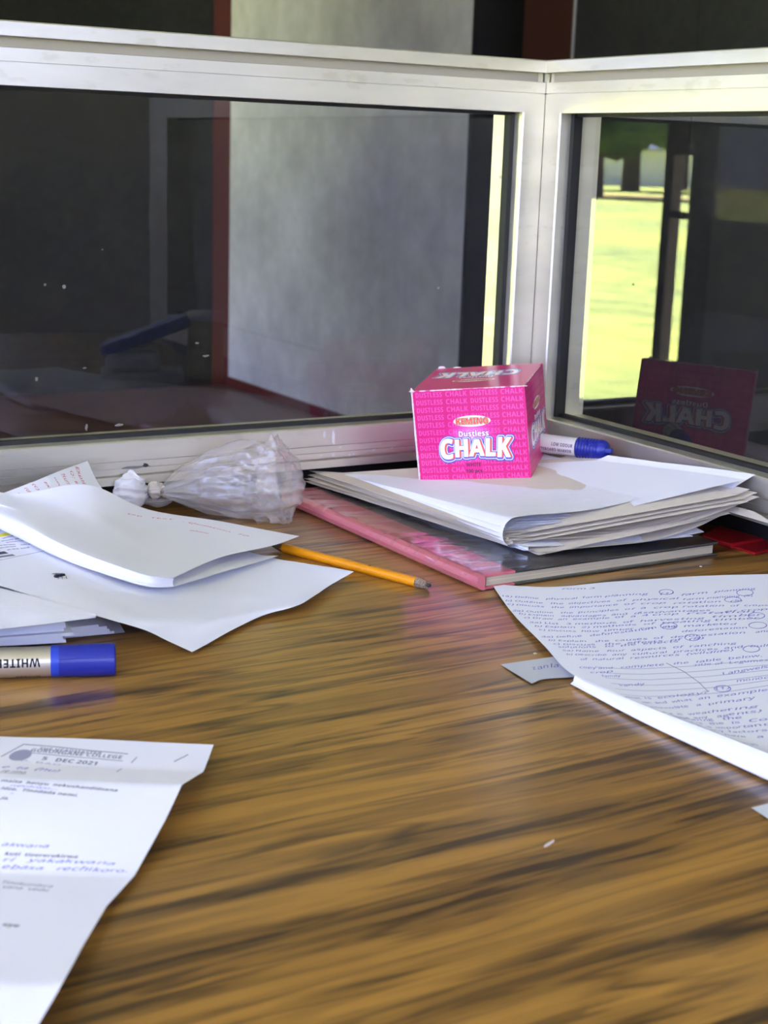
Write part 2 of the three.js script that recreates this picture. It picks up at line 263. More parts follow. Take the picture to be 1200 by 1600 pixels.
function flip(g) { const i = g.index; if (i) { for (let k = 0; k < i.count; k += 3) { const a = i.getX(k); i.setX(k, i.getX(k + 1)); i.setX(k + 1, a); } } else { for (const n of Object.keys(g.attributes)) { const A = g.attributes[n], s = A.itemSize; for (let k = 0; k < A.count; k += 3) for (let c = 0; c < s; c++) { const q = A.array[k * s + c]; A.array[k * s + c] = A.array[(k + 1) * s + c]; A.array[(k + 1) * s + c] = q; } } } g.computeVertexNormals(); return g; }
const toLeft = (g) => { g.applyMatrix4(new THREE.Matrix4().makeBasis(V(-1, 0, 0), V(0, 1, 0), V(0, 0, 1))); g.translate(CX, 0, CZ); return flip(g); };
const toRight = (g) => { g.applyMatrix4(new THREE.Matrix4().makeBasis(V(0, 0, 1), V(0, 1, 0), V(-1, 0, 0))); g.translate(CX, 0, CZ); return g; };
const partA = partition('glass_partition', 'aluminium framed glass partition behind the plastic bag and chalk box', toLeft, 1.3, false);
const partB = partition('glass_partition', 'aluminium framed glass partition mirroring the green field, beside the paper stack', toRight, 0.912, true);
mesh('corner_post', box(CX + 0.001, CX + 0.046, B0, T1, CZ - 0.046, CZ - 0.001), alu, partA);
{ // paint drips and specks on the rail and on the glass
  const white = M({ rgb: [0.75, 0.74, 0.72], roughness: 0.7 }), dark = M({ rgb: [0.03, 0.028, 0.025], roughness: 0.8 });
  const at = (px, py, z) => { const d = U(px, py, 0).sub(CAM); return CAM.clone().addScaledVector(d, (z - CAM.z) / d.z); };
  const drip = (name, px, py, w, h, mat, z, parent, s = 1) => { const g = new THREE.CircleGeometry(1, 12), p = g.attributes.position; for (let i = 1; i < p.count; i++) { const q = 0.75 + 0.5 * hash(i % 12, s); p.setXYZ(i, p.getX(i) * q * w, p.getY(i) * q * h, 0); } const c = at(px, py, z); mesh(name, g.translate(c.x, c.y, z), mat, parent); };
  drip('paint_drip', 507, 679, 0.0012, 0.0035, white, CZ + 0.0004, partA, 2); drip('paint_drip', 521, 684, 0.0014, 0.0065, white, CZ + 0.0004, partA, 3); drip('paint_drip', 521, 711, 0.0016, 0.002, white, CZ + 0.0004, partA, 4);
  for (const [x, y] of [[584, 703], [553, 709], [546, 711], [502, 712], [566, 723], [532, 699], [612, 700]]) drip('paint_drip', x, y, 0.0008 + 0.0008 * rnd(), 0.0008 + 0.0005 * rnd(), white, CZ + 0.0004, partA, x);
  drip('stain', 228, 727, 0.0028, 0.0018, dark, CZ + 0.0005, partA, 5); drip('stain', 212, 730, 0.012, 0.0012, M({ rgb: [0.2, 0.19, 0.18], roughness: 0.7 }), CZ + 0.0004, partA, 6);
  for (const [x, y, w, h] of [[782, 277, 0.0018, 0.0022], [685, 450, 0.0016, 0.0016], [57, 592, 0.0016, 0.0022], [100, 448, 0.0018, 0.0018], [70, 445, 0.0014, 0.0014], [308, 536, 0.0022, 0.0012], [322, 556, 0.0035, 0.0012], [160, 390, 0.001, 0.001], [135, 668, 0.0012, 0.0036], [186, 664, 0.004, 0.0015], [328, 672, 0.0015, 0.0012], [132, 575, 0.002, 0.001]]) drip('glass_speck', x, y, w * 0.8, h * 0.8, M({ rgb: [0.4, 0.38, 0.33], roughness: 0.9, transparent: true, opacity: 0.55 }), CZ - 0.0176, partA, x);
}

// ---------------------------------------------------------------- chalk box
{
  const BW = 0.0945, BH = 0.0785, BD = 0.1023;
  const t = thing('chalk_box', 'magenta cardboard chalk box with big white CHALK lettering, on the paper stack', 'chalk box');
  t.position.set(-0.1824, 0.0718, 0.1835); t.rotation.set(3.21 * Math.PI / 180, -44.15 * Math.PI / 180, 6.75 * Math.PI / 180, 'YXZ');
  const arched = (g, text, cx, cy, size, spread, sag, offs, paint) => {
    g.font = 'bold ' + size + 'px sans-serif'; const w = [...text].map((c) => g.measureText(c).width * spread), total = w.reduce((a, b) => a + b); let x = cx - total / 2;
    [...text].forEach((c, i) => { const m = x + w[i] / 2, q = (m - cx) / total; g.save(); g.translate(m + offs[0], cy + sag * (q * q * 4 - 0.35) + offs[1]); g.rotate(q * 0.10); g.transform(1, 0, -0.06, 1, 0, 0); g.scale(1, 1.12 - 0.12 * Math.cos(q * 6)); g.textAlign = 'center'; paint(g, c); g.restore(); x += w[i]; });
  };
  const logo = (g, cx, cy, k) => {
    g.save(); g.translate(cx, cy); g.scale(k, k); g.lineJoin = 'round';
    g.fillStyle = '#fff'; g.beginPath(); g.ellipse(20, -262, 205, 62, 0, 0, 7); g.fill();
    g.font = 'bold 92px sans-serif'; g.textAlign = 'center'; g.lineWidth = 16; g.strokeStyle = '#5a1a12'; g.strokeText('KEMING', 20, -228); g.lineWidth = 9; g.strokeStyle = '#f3c9a0'; g.strokeText('KEMING', 20, -228); g.fillStyle = '#e8452c'; g.fillText('KEMING', 20, -228);
    g.font = 'bold 84px sans-serif'; g.lineWidth = 14; g.strokeStyle = '#b04a98'; g.strokeText('Dustless', 25, -92); g.fillStyle = '#fff'; g.fillText('Dustless', 25, -92);
    const L = (o, p) => arched(g, 'CHALK', 20, 140, 250, 0.98, 34, o, p);
    L([10, 8], (c, s) => { c.lineWidth = 74; c.strokeStyle = '#3f4fa8'; c.strokeText(s, 0, 0); });
    L([8, 6], (c, s) => { c.lineWidth = 54; c.strokeStyle = '#f4f2fa'; c.strokeText(s, 0, 0); });
    L([8, 6], (c, s) => { c.lineWidth = 40; c.strokeStyle = '#5a5cc0'; c.strokeText(s, 0, 0); });
    L([20, 4], (c, s) => { c.lineWidth = 10; c.strokeStyle = c.fillStyle = '#ee5a3c'; c.strokeText(s, 0, 0); c.fillText(s, 0, 0); });
    L([0, 0], (c, s) => { c.lineWidth = 10; c.strokeStyle = c.fillStyle = '#fffdfb'; c.strokeText(s, 0, 0); c.fillText(s, 0, 0); });
    g.restore();
  };
  const pattern = (g, w, h, base, ink) => { g.fillStyle = base; g.fillRect(0, 0, w, h); g.fillStyle = ink; g.font = 'bold ' + Math.round(h * 0.074) + 'px sans-serif'; const word = (t, x0, x1, y) => { g.save(); g.translate(w * x0, y); g.scale(w * (x1 - x0) / g.measureText(t).width, 1); g.fillText(t, 0, 0); g.restore(); }; for (let r = 0; r < 12; r++) { const y = h * (0.072 + r * 0.0822); word('DUSTLESS', 0.025, 0.27, y); word('CHALK', 0.295, 0.49, y); word('DUSTLESS', 0.515, 0.765, y); word('CHALK', 0.785, 0.985, y); } };
  const front = canvasTex(1440, 1200, (g, w, h) => {
    pattern(g, w, h, '#dc0072', '#ee4fa6');
    const gr = g.createRadialGradient(w * 0.5, h * 0.55, 40, w * 0.5, h * 0.55, 420); gr.addColorStop(0, 'rgba(255,215,240,0.85)'); gr.addColorStop(0.5, 'rgba(250,130,200,0.5)'); gr.addColorStop(1, 'rgba(228,0,124,0)'); g.fillStyle = gr; g.fillRect(0, 0, w, h);
    logo(g, w * 0.5, h * 0.6, 1.16);
    g.fillStyle = '#e0117f'; g.fillRect(w * 0.42, h * 0.79, w * 0.16, h * 0.13); g.fillStyle = '#2a0620'; g.textAlign = 'center'; g.font = 'bold 62px sans-serif'; g.fillText('WHITE', w * 0.5, h * 0.838); g.fillText('100 pcs', w * 0.5, h * 0.908);
  });
  const side = canvasTex(1000, 1000, (g, w, h) => { pattern(g, w, h, '#dc0072', '#ee4fa6'); logo(g, w * 0.5, h * 0.56, 0.95); });
  const lid = canvasTex(1000, 1000, (g, w, h) => { g.fillStyle = '#dc0072'; g.fillRect(0, 0, w, h); g.save(); g.translate(w / 2, h / 2); g.rotate(Math.PI); g.translate(-w / 2, -h / 2); logo(g, w * 0.5, h * 0.6, 0.95); g.restore(); });
  const card = (map) => M({ map, roughness: 0.38, clearcoat: 0.5, clearcoatRoughness: 0.12 });
  const plain = M({ color: '#dc0072', roughness: 0.45 });
  const panel = (name, w, h, mat, ops) => { const g = new THREE.BoxGeometry(w, h, 0.0009, 10, 10, 1), p = g.attributes.position; for (let i = 0; i < p.count; i++) p.setZ(i, p.getZ(i) + 0.0007 * (fbm(p.getX(i) * 25 + w * 90, p.getY(i) * 25, 2, 7) - 0.45)); g.computeVertexNormals(); const m = mesh(name, g, mat, t); ops(m); return m; };
  panel('front_panel', BW, BH, card(front), (m) => { m.position.z = BD / 2; }).userData.label = 'front of the box with the chalk lettering';
  panel('side_panel', BD, BH, card(side), (m) => { m.position.x = BW / 2; m.rotation.y = Math.PI / 2; });
  panel('side_panel', BD, BH, card(side), (m) => { m.position.x = -BW / 2; m.rotation.y = -Math.PI / 2; });
  panel('back_panel', BW, BH, card(front), (m) => { m.position.z = -BD / 2; m.rotation.y = Math.PI; });
  panel('bottom_panel', BW, BD, plain, (m) => { m.position.y = -BH / 2; m.rotation.x = Math.PI / 2; });
  panel('lid', BW, BD, card(lid), (m) => { m.position.y = BH / 2; m.rotation.x = -Math.PI / 2; });
  const worn = M({ rgb: [0.78, 0.68, 0.62], roughness: 0.9 });
  const wear = []; const bit = (x, y, z, a, b, c) => wear.push(new THREE.IcosahedronGeometry(1, 1).scale(a, b, c).translate(x, y, z));
  for (let k = 0; k < 22; k++) { const q = k / 21; bit(-BW / 2 - 0.0002, -BH / 2 + BH * q, BD / 2 + 0.0003, 0.0007 + 0.0004 * rnd(), 0.003, 0.0007); if (rnd() < 0.7) bit(-BW / 2 + BW * q, BH / 2, BD / 2 + 0.0003, 0.003, 0.0004 + 0.0003 * rnd(), 0.0004); if (rnd() < 0.5) bit(BW / 2, BH / 2, -BD / 2 + BD * q, 0.0005, 0.0005, 0.003); }
  bit(-BW / 2, BH / 2, BD / 2, 0.0018, 0.0014, 0.0014); bit(BW / 2 - 0.003, -BH / 2, BD / 2 + 0.0006, 0.005, 0.0009, 0.0007); bit(-BW / 2 + 0.004, BH / 2 + 0.0008, -BD / 2, 0.0035, 0.0015, 0.001); bit(-BW / 2 + 0.018, BH / 2 + 0.0003, -BD / 2, 0.004, 0.0008, 0.0008);
  mesh('worn_edge', mergeGeometries(wear), worn, t).userData.label = 'whitish worn cardboard along the box edges';
}

// ---------------------------------------------------------------- hardback book in clear plastic under the stack
const paperTex = (rgb, s) => dataTex(256, 256, (u, v) => { const n = fbm(u * 6, v * 6, 4, s) - 0.45, f = fbm(u * 70, v * 70, 2, s + 3) - 0.45; return rgb.map((c) => c + 0.035 * n + 0.03 * f); });
const white = M({ map: paperTex([0.90, 0.90, 0.925], 91), roughness: 0.85 });
const cream = M({ map: paperTex([0.83, 0.79, 0.73], 95), roughness: 0.9 });
{
  const t = thing('exercise_book', 'dark hardback book with a pink spine wrapped in clear plastic, under the folded papers', 'book');
  t.position.set(-0.3365, 0, 0.4123); t.rotation.y = 0.02;
  const w = 0.226, l = 0.292, hh = 0.0112, cov = M({ map: dataTex(512, 512, (u, v) => { const n = fbm(u * 14, v * 14, 5, 101); const k = 0.16 + 0.12 * (n - 0.45); const e = u < 0.14 ? 1 : 0; return e ? [0.76 + 0.1 * (n - 0.45), 0.36, 0.41] : [k, k, k * 1.04]; }), roughness: 0.5, clearcoat: 1, clearcoatRoughness: 0.1 });
  const pink = M({ rgb: [0.62, 0.16, 0.19], roughness: 0.5 });
  const mk = (y0, y1) => { const g = new RoundedBoxGeometry(w - 0.004, y1 - y0, l, 2, 0.0007).translate(w / 2 + 0.002, (y0 + y1) / 2, -l / 2), p = g.attributes.position, u = g.attributes.uv; for (let i = 0; i < p.count; i++) u.setXY(i, p.getX(i) / w, -p.getZ(i) / l); return g; };
  mesh('cover', mk(0.0002, 0.002), cov, t); mesh('cover', mk(hh - 0.002, hh), cov, t);
  const sp = poly([[0.004, 0.0002], [0.0005, 0.0018], [-0.0008, hh / 2], [0.0005, hh - 0.0016], [0.004, hh], [0.006, hh], [0.006, 0.0002]]); mesh('spine', extr(sp, l).translate(0, 0, -l), pink, t);
  const pageTex = dataTex(64, 256, (u, v) => { const k = 0.72 + 0.2 * (noise(u * 3, v * 70, 5) - 0.5); return [k, k * 0.93, k * 0.8]; });
  mesh('page_block', new THREE.BoxGeometry(w - 0.012, hh - 0.0042, l - 0.006, 1, 1, 1).translate(w / 2 + 0.003, hh / 2, -l / 2), M({ map: pageTex, roughness: 0.9 }), t);
  // plastic jacket: over the top cover, round the spine, puckered along the spine edge
  const pl = M({ rgb: [0.97, 0.97, 0.98], roughness: 0.09, transmission: 1, thickness: 0, ior: 1.5 });
  const rows = 80, cols = 70, pos = [], idx = [], uv = [];
  for (let j = 0; j <= rows; j++) for (let i = 0; i <= cols; i++) {
    const v = j / rows, u = i / cols, z = -l * v + 0.002; let x, y; const s = u * 1.0;
    if (s < 0.12) { const a = s / 0.12; x = -0.0018 + 0.004 * Math.pow(Math.abs(2 * a - 1), 3); y = 0.0006 + hh * a; } else { x = 0.002 + (s - 0.12) / 0.88 * (w - 0.006); y = hh + 0.0008; }
    const near = 1 - step01(0.12, 0.40, s), wr = Math.pow(Math.abs(Math.sin(v * 46 + 4 * noise(v * 22, u * 5, 3) + u * 9)), 5) * noise(v * 30, 2, 8);
    const k = fbm(x * 40 + v * 6, z * 28, 4, 103) - 0.42;
    y += (s > 0.08 ? 1 : 0.2) * (0.0032 * near * wr * step01(0.08, 0.16, s) + 0.0016 * Math.max(0, k)); if (s < 0.12) x -= 0.0022 * wr + 0.0008 * Math.abs(k);
    pos.push(x, Math.max(0.0004, y), z); uv.push(u, v);
  }
  for (let j = 0; j < rows; j++) for (let i = 0; i < cols; i++) { const a = j * (cols + 1) + i, b = a + 1, c = a + cols + 1, d = c + 1; idx.push(a, b, c, b, d, c); }
  const g = new THREE.BufferGeometry(); g.setAttribute('position', new THREE.Float32BufferAttribute(pos, 3)); g.setAttribute('uv', new THREE.Float32BufferAttribute(uv, 2)); g.setIndex(idx); g.computeVertexNormals();
  mesh('plastic_jacket', g, pl, t).userData.label = 'clear wrinkled plastic jacket';
}

// ---------------------------------------------------------------- stack of folded papers under the chalk box
const stackGroup = 'folded papers stacked under the chalk box';
const redInk = '#c23a5e', blueInk = '#3b41a8';
const redMarks = canvasTex(512, 512, (g, w, h) => { g.fillStyle = '#e6e6ec'; g.fillRect(0, 0, w, h); for (let k = 0; k < 5; k++) hand(g, ['2/3', 'good', 'ANE', 'x 4', '7'][k], 300 + 30 * k, 60 + k * 90, 30, redInk); for (let k = 0; k < 9; k++) hand(g, 'answer', 60, 80 + k * 45, 16, '#c3c1d2'); });
const whiteMarked = M({ map: redMarks, roughness: 0.85 });
function folded(name, label, mat, st, o = {}) { const grid = foldedGrid(st, o.bulge ?? 0); if (o.flap) { const F = st[st.length - 1].up, d = o.flap.clone().sub(F); grid.forEach((row, k) => row.push(st[k].up.clone().addScaledVector(d, Math.max(0.08, k / (st.length - 1))))); } const m = mesh(name, sheetGeo(grid, { nu: 60, nv: 30, crinkle: o.crinkle ?? 0.0006, s: o.s ?? 1, freq: 22, ...o }), mat); return tag(m, label, 'paper', o.group === undefined ? stackGroup : o.group ?? undefined); }
// fold: x, z, height and half gap at its back and front end; rb, rf: where the right hand edge lies at the back and the front
function stackSheet(label, mat, { fx = [-0.283, -0.283], z = [0.113, 0.362], y, r, rb, rf, drop = 0.006, sag = 0, s = 1, flap }) {
  const st = [], B = U(...rb), F = U(...rf);
  for (let k = 0; k < 5; k++) { const q = k / 4, L = (a) => lerp3(a[0], a[1], q), f = V(L(fx), L(y), L(z)), up = B.clone().lerp(F, q), um = f.clone().lerp(up, 0.5).setY(lerp3(L(y) + L(r), up.y, 0.5) - sag); st.push({ f, r: L(r), up, lo: up.clone().add(V(-0.012, -drop, 0.001)), um }); }
  return folded('folded_paper', label, mat, st, { s, flap: flap && U(...flap) });
}
stackSheet('cream folded sheet lowest in the stack, its corner curling over the red folder', cream, { fx: [-0.268, -0.262], z: [0.118, 0.388], y: [0.0135, 0.0135], r: [0.0006, 0.0008], rb: [930, 742, 0.034], rf: [1160, 796, 0.037], flap: [1216, 822, 0.0345], drop: 0.002, sag: 0.0085, s: 2 });
stackSheet('white folded sheet low in the stack, its long tip above the book corner', white, { fx: [-0.279, -0.270], z: [0.116, 0.378], y: [0.0152, 0.0155], r: [0.0006, 0.0014], rb: [905, 730, 0.034], rf: [1101, 831, 0.0205], drop: 0.002, sag: 0.004, s: 3 });
stackSheet('lowest of the cream folded sheets with rounded back corners', cream, { fx: [-0.306, -0.276], z: [0.106, 0.367], y: [0.0150, 0.0182], r: [0.001, 0.0012], rb: [930, 726, 0.044], rf: [1187, 776, 0.0485], drop: 0.003, sag: 0.0125, s: 4 });
stackSheet('middle of the cream folded sheets with rounded back corners', cream, { fx: [-0.302, -0.278], z: [0.104, 0.364], y: [0.0172, 0.0202], r: [0.001, 0.0012], rb: [925, 722, 0.0455], rf: [1184, 770, 0.0505], drop: 0.003, sag: 0.0125, s: 5 });
stackSheet('white sheet with red marks standing up against the right partition rail', whiteMarked, { fx: [-0.22, -0.24], z: [0.135, 0.352], y: [0.0225, 0.0225], r: [0.0006, 0.0008], rb: [950, 711, 0.053], rf: [1181, 741, 0.0625], drop: 0.003, sag: 0.019, s: 6 });
stackSheet('uppermost cream folded sheet, its back corner sticking out behind the white fold', cream, { fx: [-0.300, -0.279], z: [0.101, 0.361], y: [0.0200, 0.0232], r: [0.0014, 0.0014], rb: [900, 708, 0.048], rf: [1172, 765, 0.053], drop: 0.003, sag: 0.0140, s: 7 });
for (let k = 0; k < 4; k++) stackSheet(['innermost', 'second', 'third', 'outer'][k] + ' of the curved white pages tucked inside the big white fold', k % 2 ? whiteMarked : white, { fx: [-0.279, -0.279], z: [0.13, 0.3605 - 0.002 * k], y: [0.0185, 0.0282], r: [0.0006 + 0.0005 * k, 0.0010 + 0.0015 * k], rb: [868, 716, 0.0425], rf: [1068 - 9 * k, 788 - 2 * k, 0.0372 + 0.0003 * k], drop: 0.003 + 0.001 * k, sag: 0.0055 - 0.0004 * k, s: 8 + k });
stackSheet('white sheet just under the topmost one, its corner reaching over the cream paper', white, { fx: [-0.281, -0.281], z: [0.114, 0.345], y: [0.0165, 0.025], r: [0.0042, 0.0085], rb: [862, 712, 0.0432], rf: [1101, 769, 0.046], drop: 0.014, sag: 0.004, s: 13 });
stackSheet('topmost big white folded sheet with a bright rolled fold, carrying the chalk box', white, { fx: [-0.2835, -0.2835], z: [0.114, 0.364], y: [0.0162, 0.0248], r: [0.0052, 0.0118], rb: [850, 708, 0.0435], rf: [1012, 776, 0.0428], drop: 0.017, sag: 0.0035, s: 14 });

// ---------------------------------------------------------------- marker with a ribbed blue cap behind the chalk box
const bluePlastic = M({ rgb: [0.012, 0.022, 0.26], roughness: 0.32 });
function alongAxis(o, a, b) { o.position.copy(a); o.quaternion.setFromUnitVectors(V(1, 0, 0), b.clone().sub(a).normalize()); }
const lathe = (pts, n = 40) => new THREE.LatheGeometry(pts.map(([r, x]) => new THREE.Vector2(r, x)), n).rotateZ(-Math.PI / 2);
{
  const t = thing('board_marker', 'white barrelled marker with a ribbed blue cap lying behind the chalk box', 'marker');
  const a = U(904, 699, 0.0545), b = U(957, 705.5, 0.0545); alongAxis(t, a, b);
  const label = canvasTex(512, 256, (g, w, h) => { g.fillStyle = '#dcd6d6'; g.fillRect(0, 0, w, h); g.fillStyle = '#40324a'; g.font = 'bold 22px sans-serif'; for (let k = 0; k < 3; k++) { g.fillText('LOW ODOUR', 360, 40 + k * 86); g.fillText('WHITEBOARD MARKER', 250, 66 + k * 86); g.font = 'bold 34px sans-serif'; g.fillText('E E', 190, 60 + k * 86); g.font = 'bold 22px sans-serif'; } });
  const barrel = lathe([[0.0001, -0.075], [0.0078, -0.075], [0.0082, -0.0745], [0.0082, -0.0005], [0.0082, 0]]); { const p = barrel.attributes.position, u = barrel.attributes.uv; for (let i = 0; i < p.count; i++) u.setXY(i, (p.getX(i) + 0.075) / 0.075, Math.atan2(p.getY(i), p.getZ(i)) / 6.283 + 0.5); }
  mesh('barrel', barrel, M({ map: label, roughness: 0.35 }), t);
  const rib = [[0.0001, -0.001], [0.0086, -0.001], [0.009, 0]]; for (let k = 0; k < 7; k++) rib.push([0.009, 0.0005 + k * 0.0027], [0.0084, 0.0012 + k * 0.0027], [0.0084, 0.0020 + k * 0.0027], [0.009, 0.0026 + k * 0.0027]);
  rib.push([0.009, 0.0205], [0.0085, 0.0235], [0.0065, 0.0262], [0.0035, 0.0275], [0.0001, 0.028]); mesh('cap', lathe(rib), bluePlastic, t);
  mesh('clip', new RoundedBoxGeometry(0.009, 0.0045, 0.005, 2, 0.0012).translate(0.0275, 0.001, 0.004), bluePlastic, t);
}

// ---------------------------------------------------------------- red folder corner beside the book
{
  const t = thing('red_folder', 'flat red plastic folder poking out between the book and the partition', 'folder'); const rm = M({ rgb: [0.32, 0.008, 0.012], roughness: 0.35 });
  const quad = (pts, y0, y1) => { const s = new THREE.Shape(); pts.forEach((p, i) => (i ? s.lineTo(p.x, -p.z) : s.moveTo(p.x, -p.z))); return new THREE.ExtrudeGeometry(s, { depth: y1 - y0, bevelEnabled: true, bevelSize: 0.0005, bevelThickness: 0.0005, bevelSegments: 1 }).rotateX(-Math.PI / 2).translate(0, y0, 0); };
  mesh('cover', quad([U(1098, 838, 0.003), U(1142, 851, 0.003), U(1192, 842, 0.003), U(1125, 822, 0.003)], 0.0008, 0.0032), rm, t);
  mesh('cover', quad([U(1140, 853, 0.001), U(1180, 865, 0.001), U(1250, 850, 0.001), U(1200, 834, 0.001)], 0.0004, 0.0012), rm, t);
}

// ---------------------------------------------------------------- pencil
{
  const t = thing('pencil', 'yellow hexagonal pencil with a worn blunt end lying on the desk', 'pencil');
  const a = U(424, 851.5, 0.0034), b = U(668, 914, 0.0034), L = a.distanceTo(b); alongAxis(t, a, b);
  const hex = (r, x0, x1, r1 = r) => new THREE.CylinderGeometry(r1, r, x1 - x0, 6, 1).rotateY(Math.PI / 6).translate(0, (x0 + x1) / 2, 0).rotateZ(-Math.PI / 2).rotateX(Math.PI / 6);
  const pt = dataTex(512, 64, (u, v) => { const n = fbm(u * 90, v * 9, 3, 111), c = step01(0.70, 0.74, n) * step01(0.6, 0.95, u) + 1.0 * step01(0.45, 0.6, n) * step01(0.985, 1, u); const k = Math.abs(u - 0.645) < 0.006 && v > 0.2 && v < 0.6 ? 1 : 0; return k ? [0.1, 0.08, 0.06] : [0.93 - 0.2 * c, 0.6 + 0.05 * c, 0.03 + 0.4 * c]; });
  const sg = hex(0.0037, 0.012, L - 0.009); { const p = sg.attributes.position, u = sg.attributes.uv; for (let i = 0; i < p.count; i++) u.setXY(i, p.getX(i) / L, u.getX(i)); }
  mesh('shaft', sg, M({ map: pt, roughness: 0.35, clearcoat: 0.4, clearcoatRoughness: 0.2 }), t);
  const wood = M({ map: dataTex(128, 64, (u, v) => { const k = 0.55 + 0.4 * (fbm(u * 12, v * 14, 3, 113) - 0.45); return [k, k * 0.86, k * 0.7]; }), roughness: 0.9 });
  const chew = new THREE.CylinderGeometry(0.0026, 0.0038, 0.009, 14, 5).translate(0, L - 0.0045, 0).rotateZ(-Math.PI / 2), p = chew.attributes.position; for (let i = 0; i < p.count; i++) { const q = 0.85 + 0.35 * hash(i, 3); p.setY(i, p.getY(i) * q); p.setZ(i, p.getZ(i) * q); } chew.computeVertexNormals();
  mesh('worn_end', chew, wood, t).userData.label = 'bare splintered wood at the blunt end';
  mesh('lead', new THREE.CylinderGeometry(0.0011, 0.0013, 0.0035, 8).translate(0, L + 0.0006, 0).rotateZ(-Math.PI / 2), M({ rgb: [0.03, 0.03, 0.03], roughness: 0.5 }), t);
  mesh('sharpened_tip', new THREE.CylinderGeometry(0.0037, 0.0006, 0.014, 12).translate(0, 0.006, 0).rotateZ(-Math.PI / 2), M({ rgb: [0.2, 0.11, 0.05], roughness: 0.8 }), t);
}

// ---------------------------------------------------------------- tied clear plastic bag
{
  const t = thing('plastic_bag', 'clear crumpled plastic bag tied in a knot, lying against the left partition', 'plastic bag');
  const film = M({ rgb: [0.93, 0.905, 0.88], roughness: 0.11, transmission: 0.86, thickness: 0, ior: 1.5, specularIntensity: 1 });
  const milky = M({ rgb: [0.92, 0.90, 0.89], roughness: 0.3, transmission: 0.35, thickness: 0, ior: 1.5 });
  const bagSurface = (axis, rad, nu, nv, wr, s, squash = () => [1, 1]) => {
    const pos = [], idx = [];
    for (let j = 0; j <= nv; j++) {
      const v = j / nv, c = spline(axis, v), d = spline(axis, Math.min(1, v + 0.01)).sub(spline(axis, Math.max(0, v - 0.01))).normalize(), n1 = V(0, 1, 0).sub(d.clone().multiplyScalar(d.y)).normalize(), n2 = d.clone().cross(n1), R = lerpList(rad, v), [k1, k2] = squash(v);
      for (let i = 0; i <= nu; i++) {
        const a = i / nu * Math.PI * 2, ca = Math.cos(a), sa = Math.sin(a);
        const pleat = Math.pow(Math.abs(Math.sin(a * 5.5 + 3 * noise(v * 3 + s, ca * 1.5 + 9, s))), 3) - 0.4, cr1 = fbm(ca * 2.4 + s * 3, sa * 2.4 + v * 5, 4, s) - 0.45, ridge = 1 - Math.abs(2 * fbm(ca * 3 + v * 4, sa * 3 - v * 3 + s, 2, s + 5) - 0.9) * 3;
        const q = R * (1 + wr * (0.30 * pleat * (1 - 0.5 * v) + 0.65 * cr1 + 0.10 * Math.max(-1, ridge)));
        const p = c.clone().addScaledVector(n1, ca * q * k1).addScaledVector(n2, sa * q * k2); if (p.y < 0.0006) p.y = 0.0006 + 0.0004 * hash(i, j); if (p.z < CZ + 0.002) p.z = CZ + 0.002 + 0.0003 * hash(i, j); pos.push(p.x, p.y, p.z);
      }
    }
    for (let j = 0; j < nv; j++) for (let i = 0; i < nu; i++) { const a = j * (nu + 1) + i, b = a + 1, cc = a + nu + 1, dd = cc + 1; idx.push(a, b, cc, b, dd, cc); }
    const g = new THREE.BufferGeometry(); g.setAttribute('position', new THREE.Float32BufferAttribute(pos, 3)); g.setIndex(idx); g.computeVertexNormals(); return g;
  };
  const K = U(252, 768, 0.021);
  mesh('bag_body', bagSurface([K, U(310, 757, 0.0245), U(370, 753, 0.029), U(415, 754, 0.031), U(437, 756, 0.032), U(438, 756, 0.032)], [0.0035, 0.015, 0.024, 0.029, 0.032, 0.033, 0.032, 0.020, 0.004], 150, 90, 0.55, 3), film, t);
  mesh('inner_fold', bagSurface([K, U(310, 762, 0.022), U(365, 760, 0.024), U(405, 764, 0.025)], [0.003, 0.011, 0.018, 0.021, 0.02], 90, 60, 0.9, 8, (v) => [0.8, 0.7]), film, t);
  mesh('rim', bagSurface([U(424, 756, 0.031), U(434, 756, 0.032), U(446, 755, 0.033)], [0.029, 0.033, 0.034, 0.032], 130, 26, 0.6, 5, () => [1.02, 0.62]), film, t);
  mesh('knot', bagSurface([U(230, 769, 0.020), U(237, 767, 0.021), U(246, 766, 0.021), U(254, 768, 0.0205)], [0.001, 0.0055, 0.0066, 0.006, 0.003], 60, 30, 0.7, 11), M({ rgb: [0.78, 0.70, 0.60], roughness: 0.3, transmission: 0.35, thickness: 0 }), t);
  mesh('tail', bagSurface([U(232, 769, 0.020), U(222, 769, 0.0195), U(205, 771, 0.0195), U(190, 769, 0.0205), U(184, 767, 0.021)], [0.003, 0.008, 0.0135, 0.0125, 0.003], 80, 40, 1.0, 14), milky, t);
  mesh('tail', bagSurface([U(222, 770, 0.019), U(212, 760, 0.025), U(204, 745, 0.032), U(200, 732, 0.037)], [0.004, 0.009, 0.0065, 0.0012], 60, 30, 0.8, 17, () => [1, 0.6]), milky, t);
  mesh('tail', bagSurface([U(225, 783, 0.013), U(245, 784, 0.011), U(262, 780, 0.011), U(274, 776, 0.013)], [0.003, 0.007, 0.006, 0.001], 50, 30, 0.7, 21, () => [0.6, 1]), film, t);
}

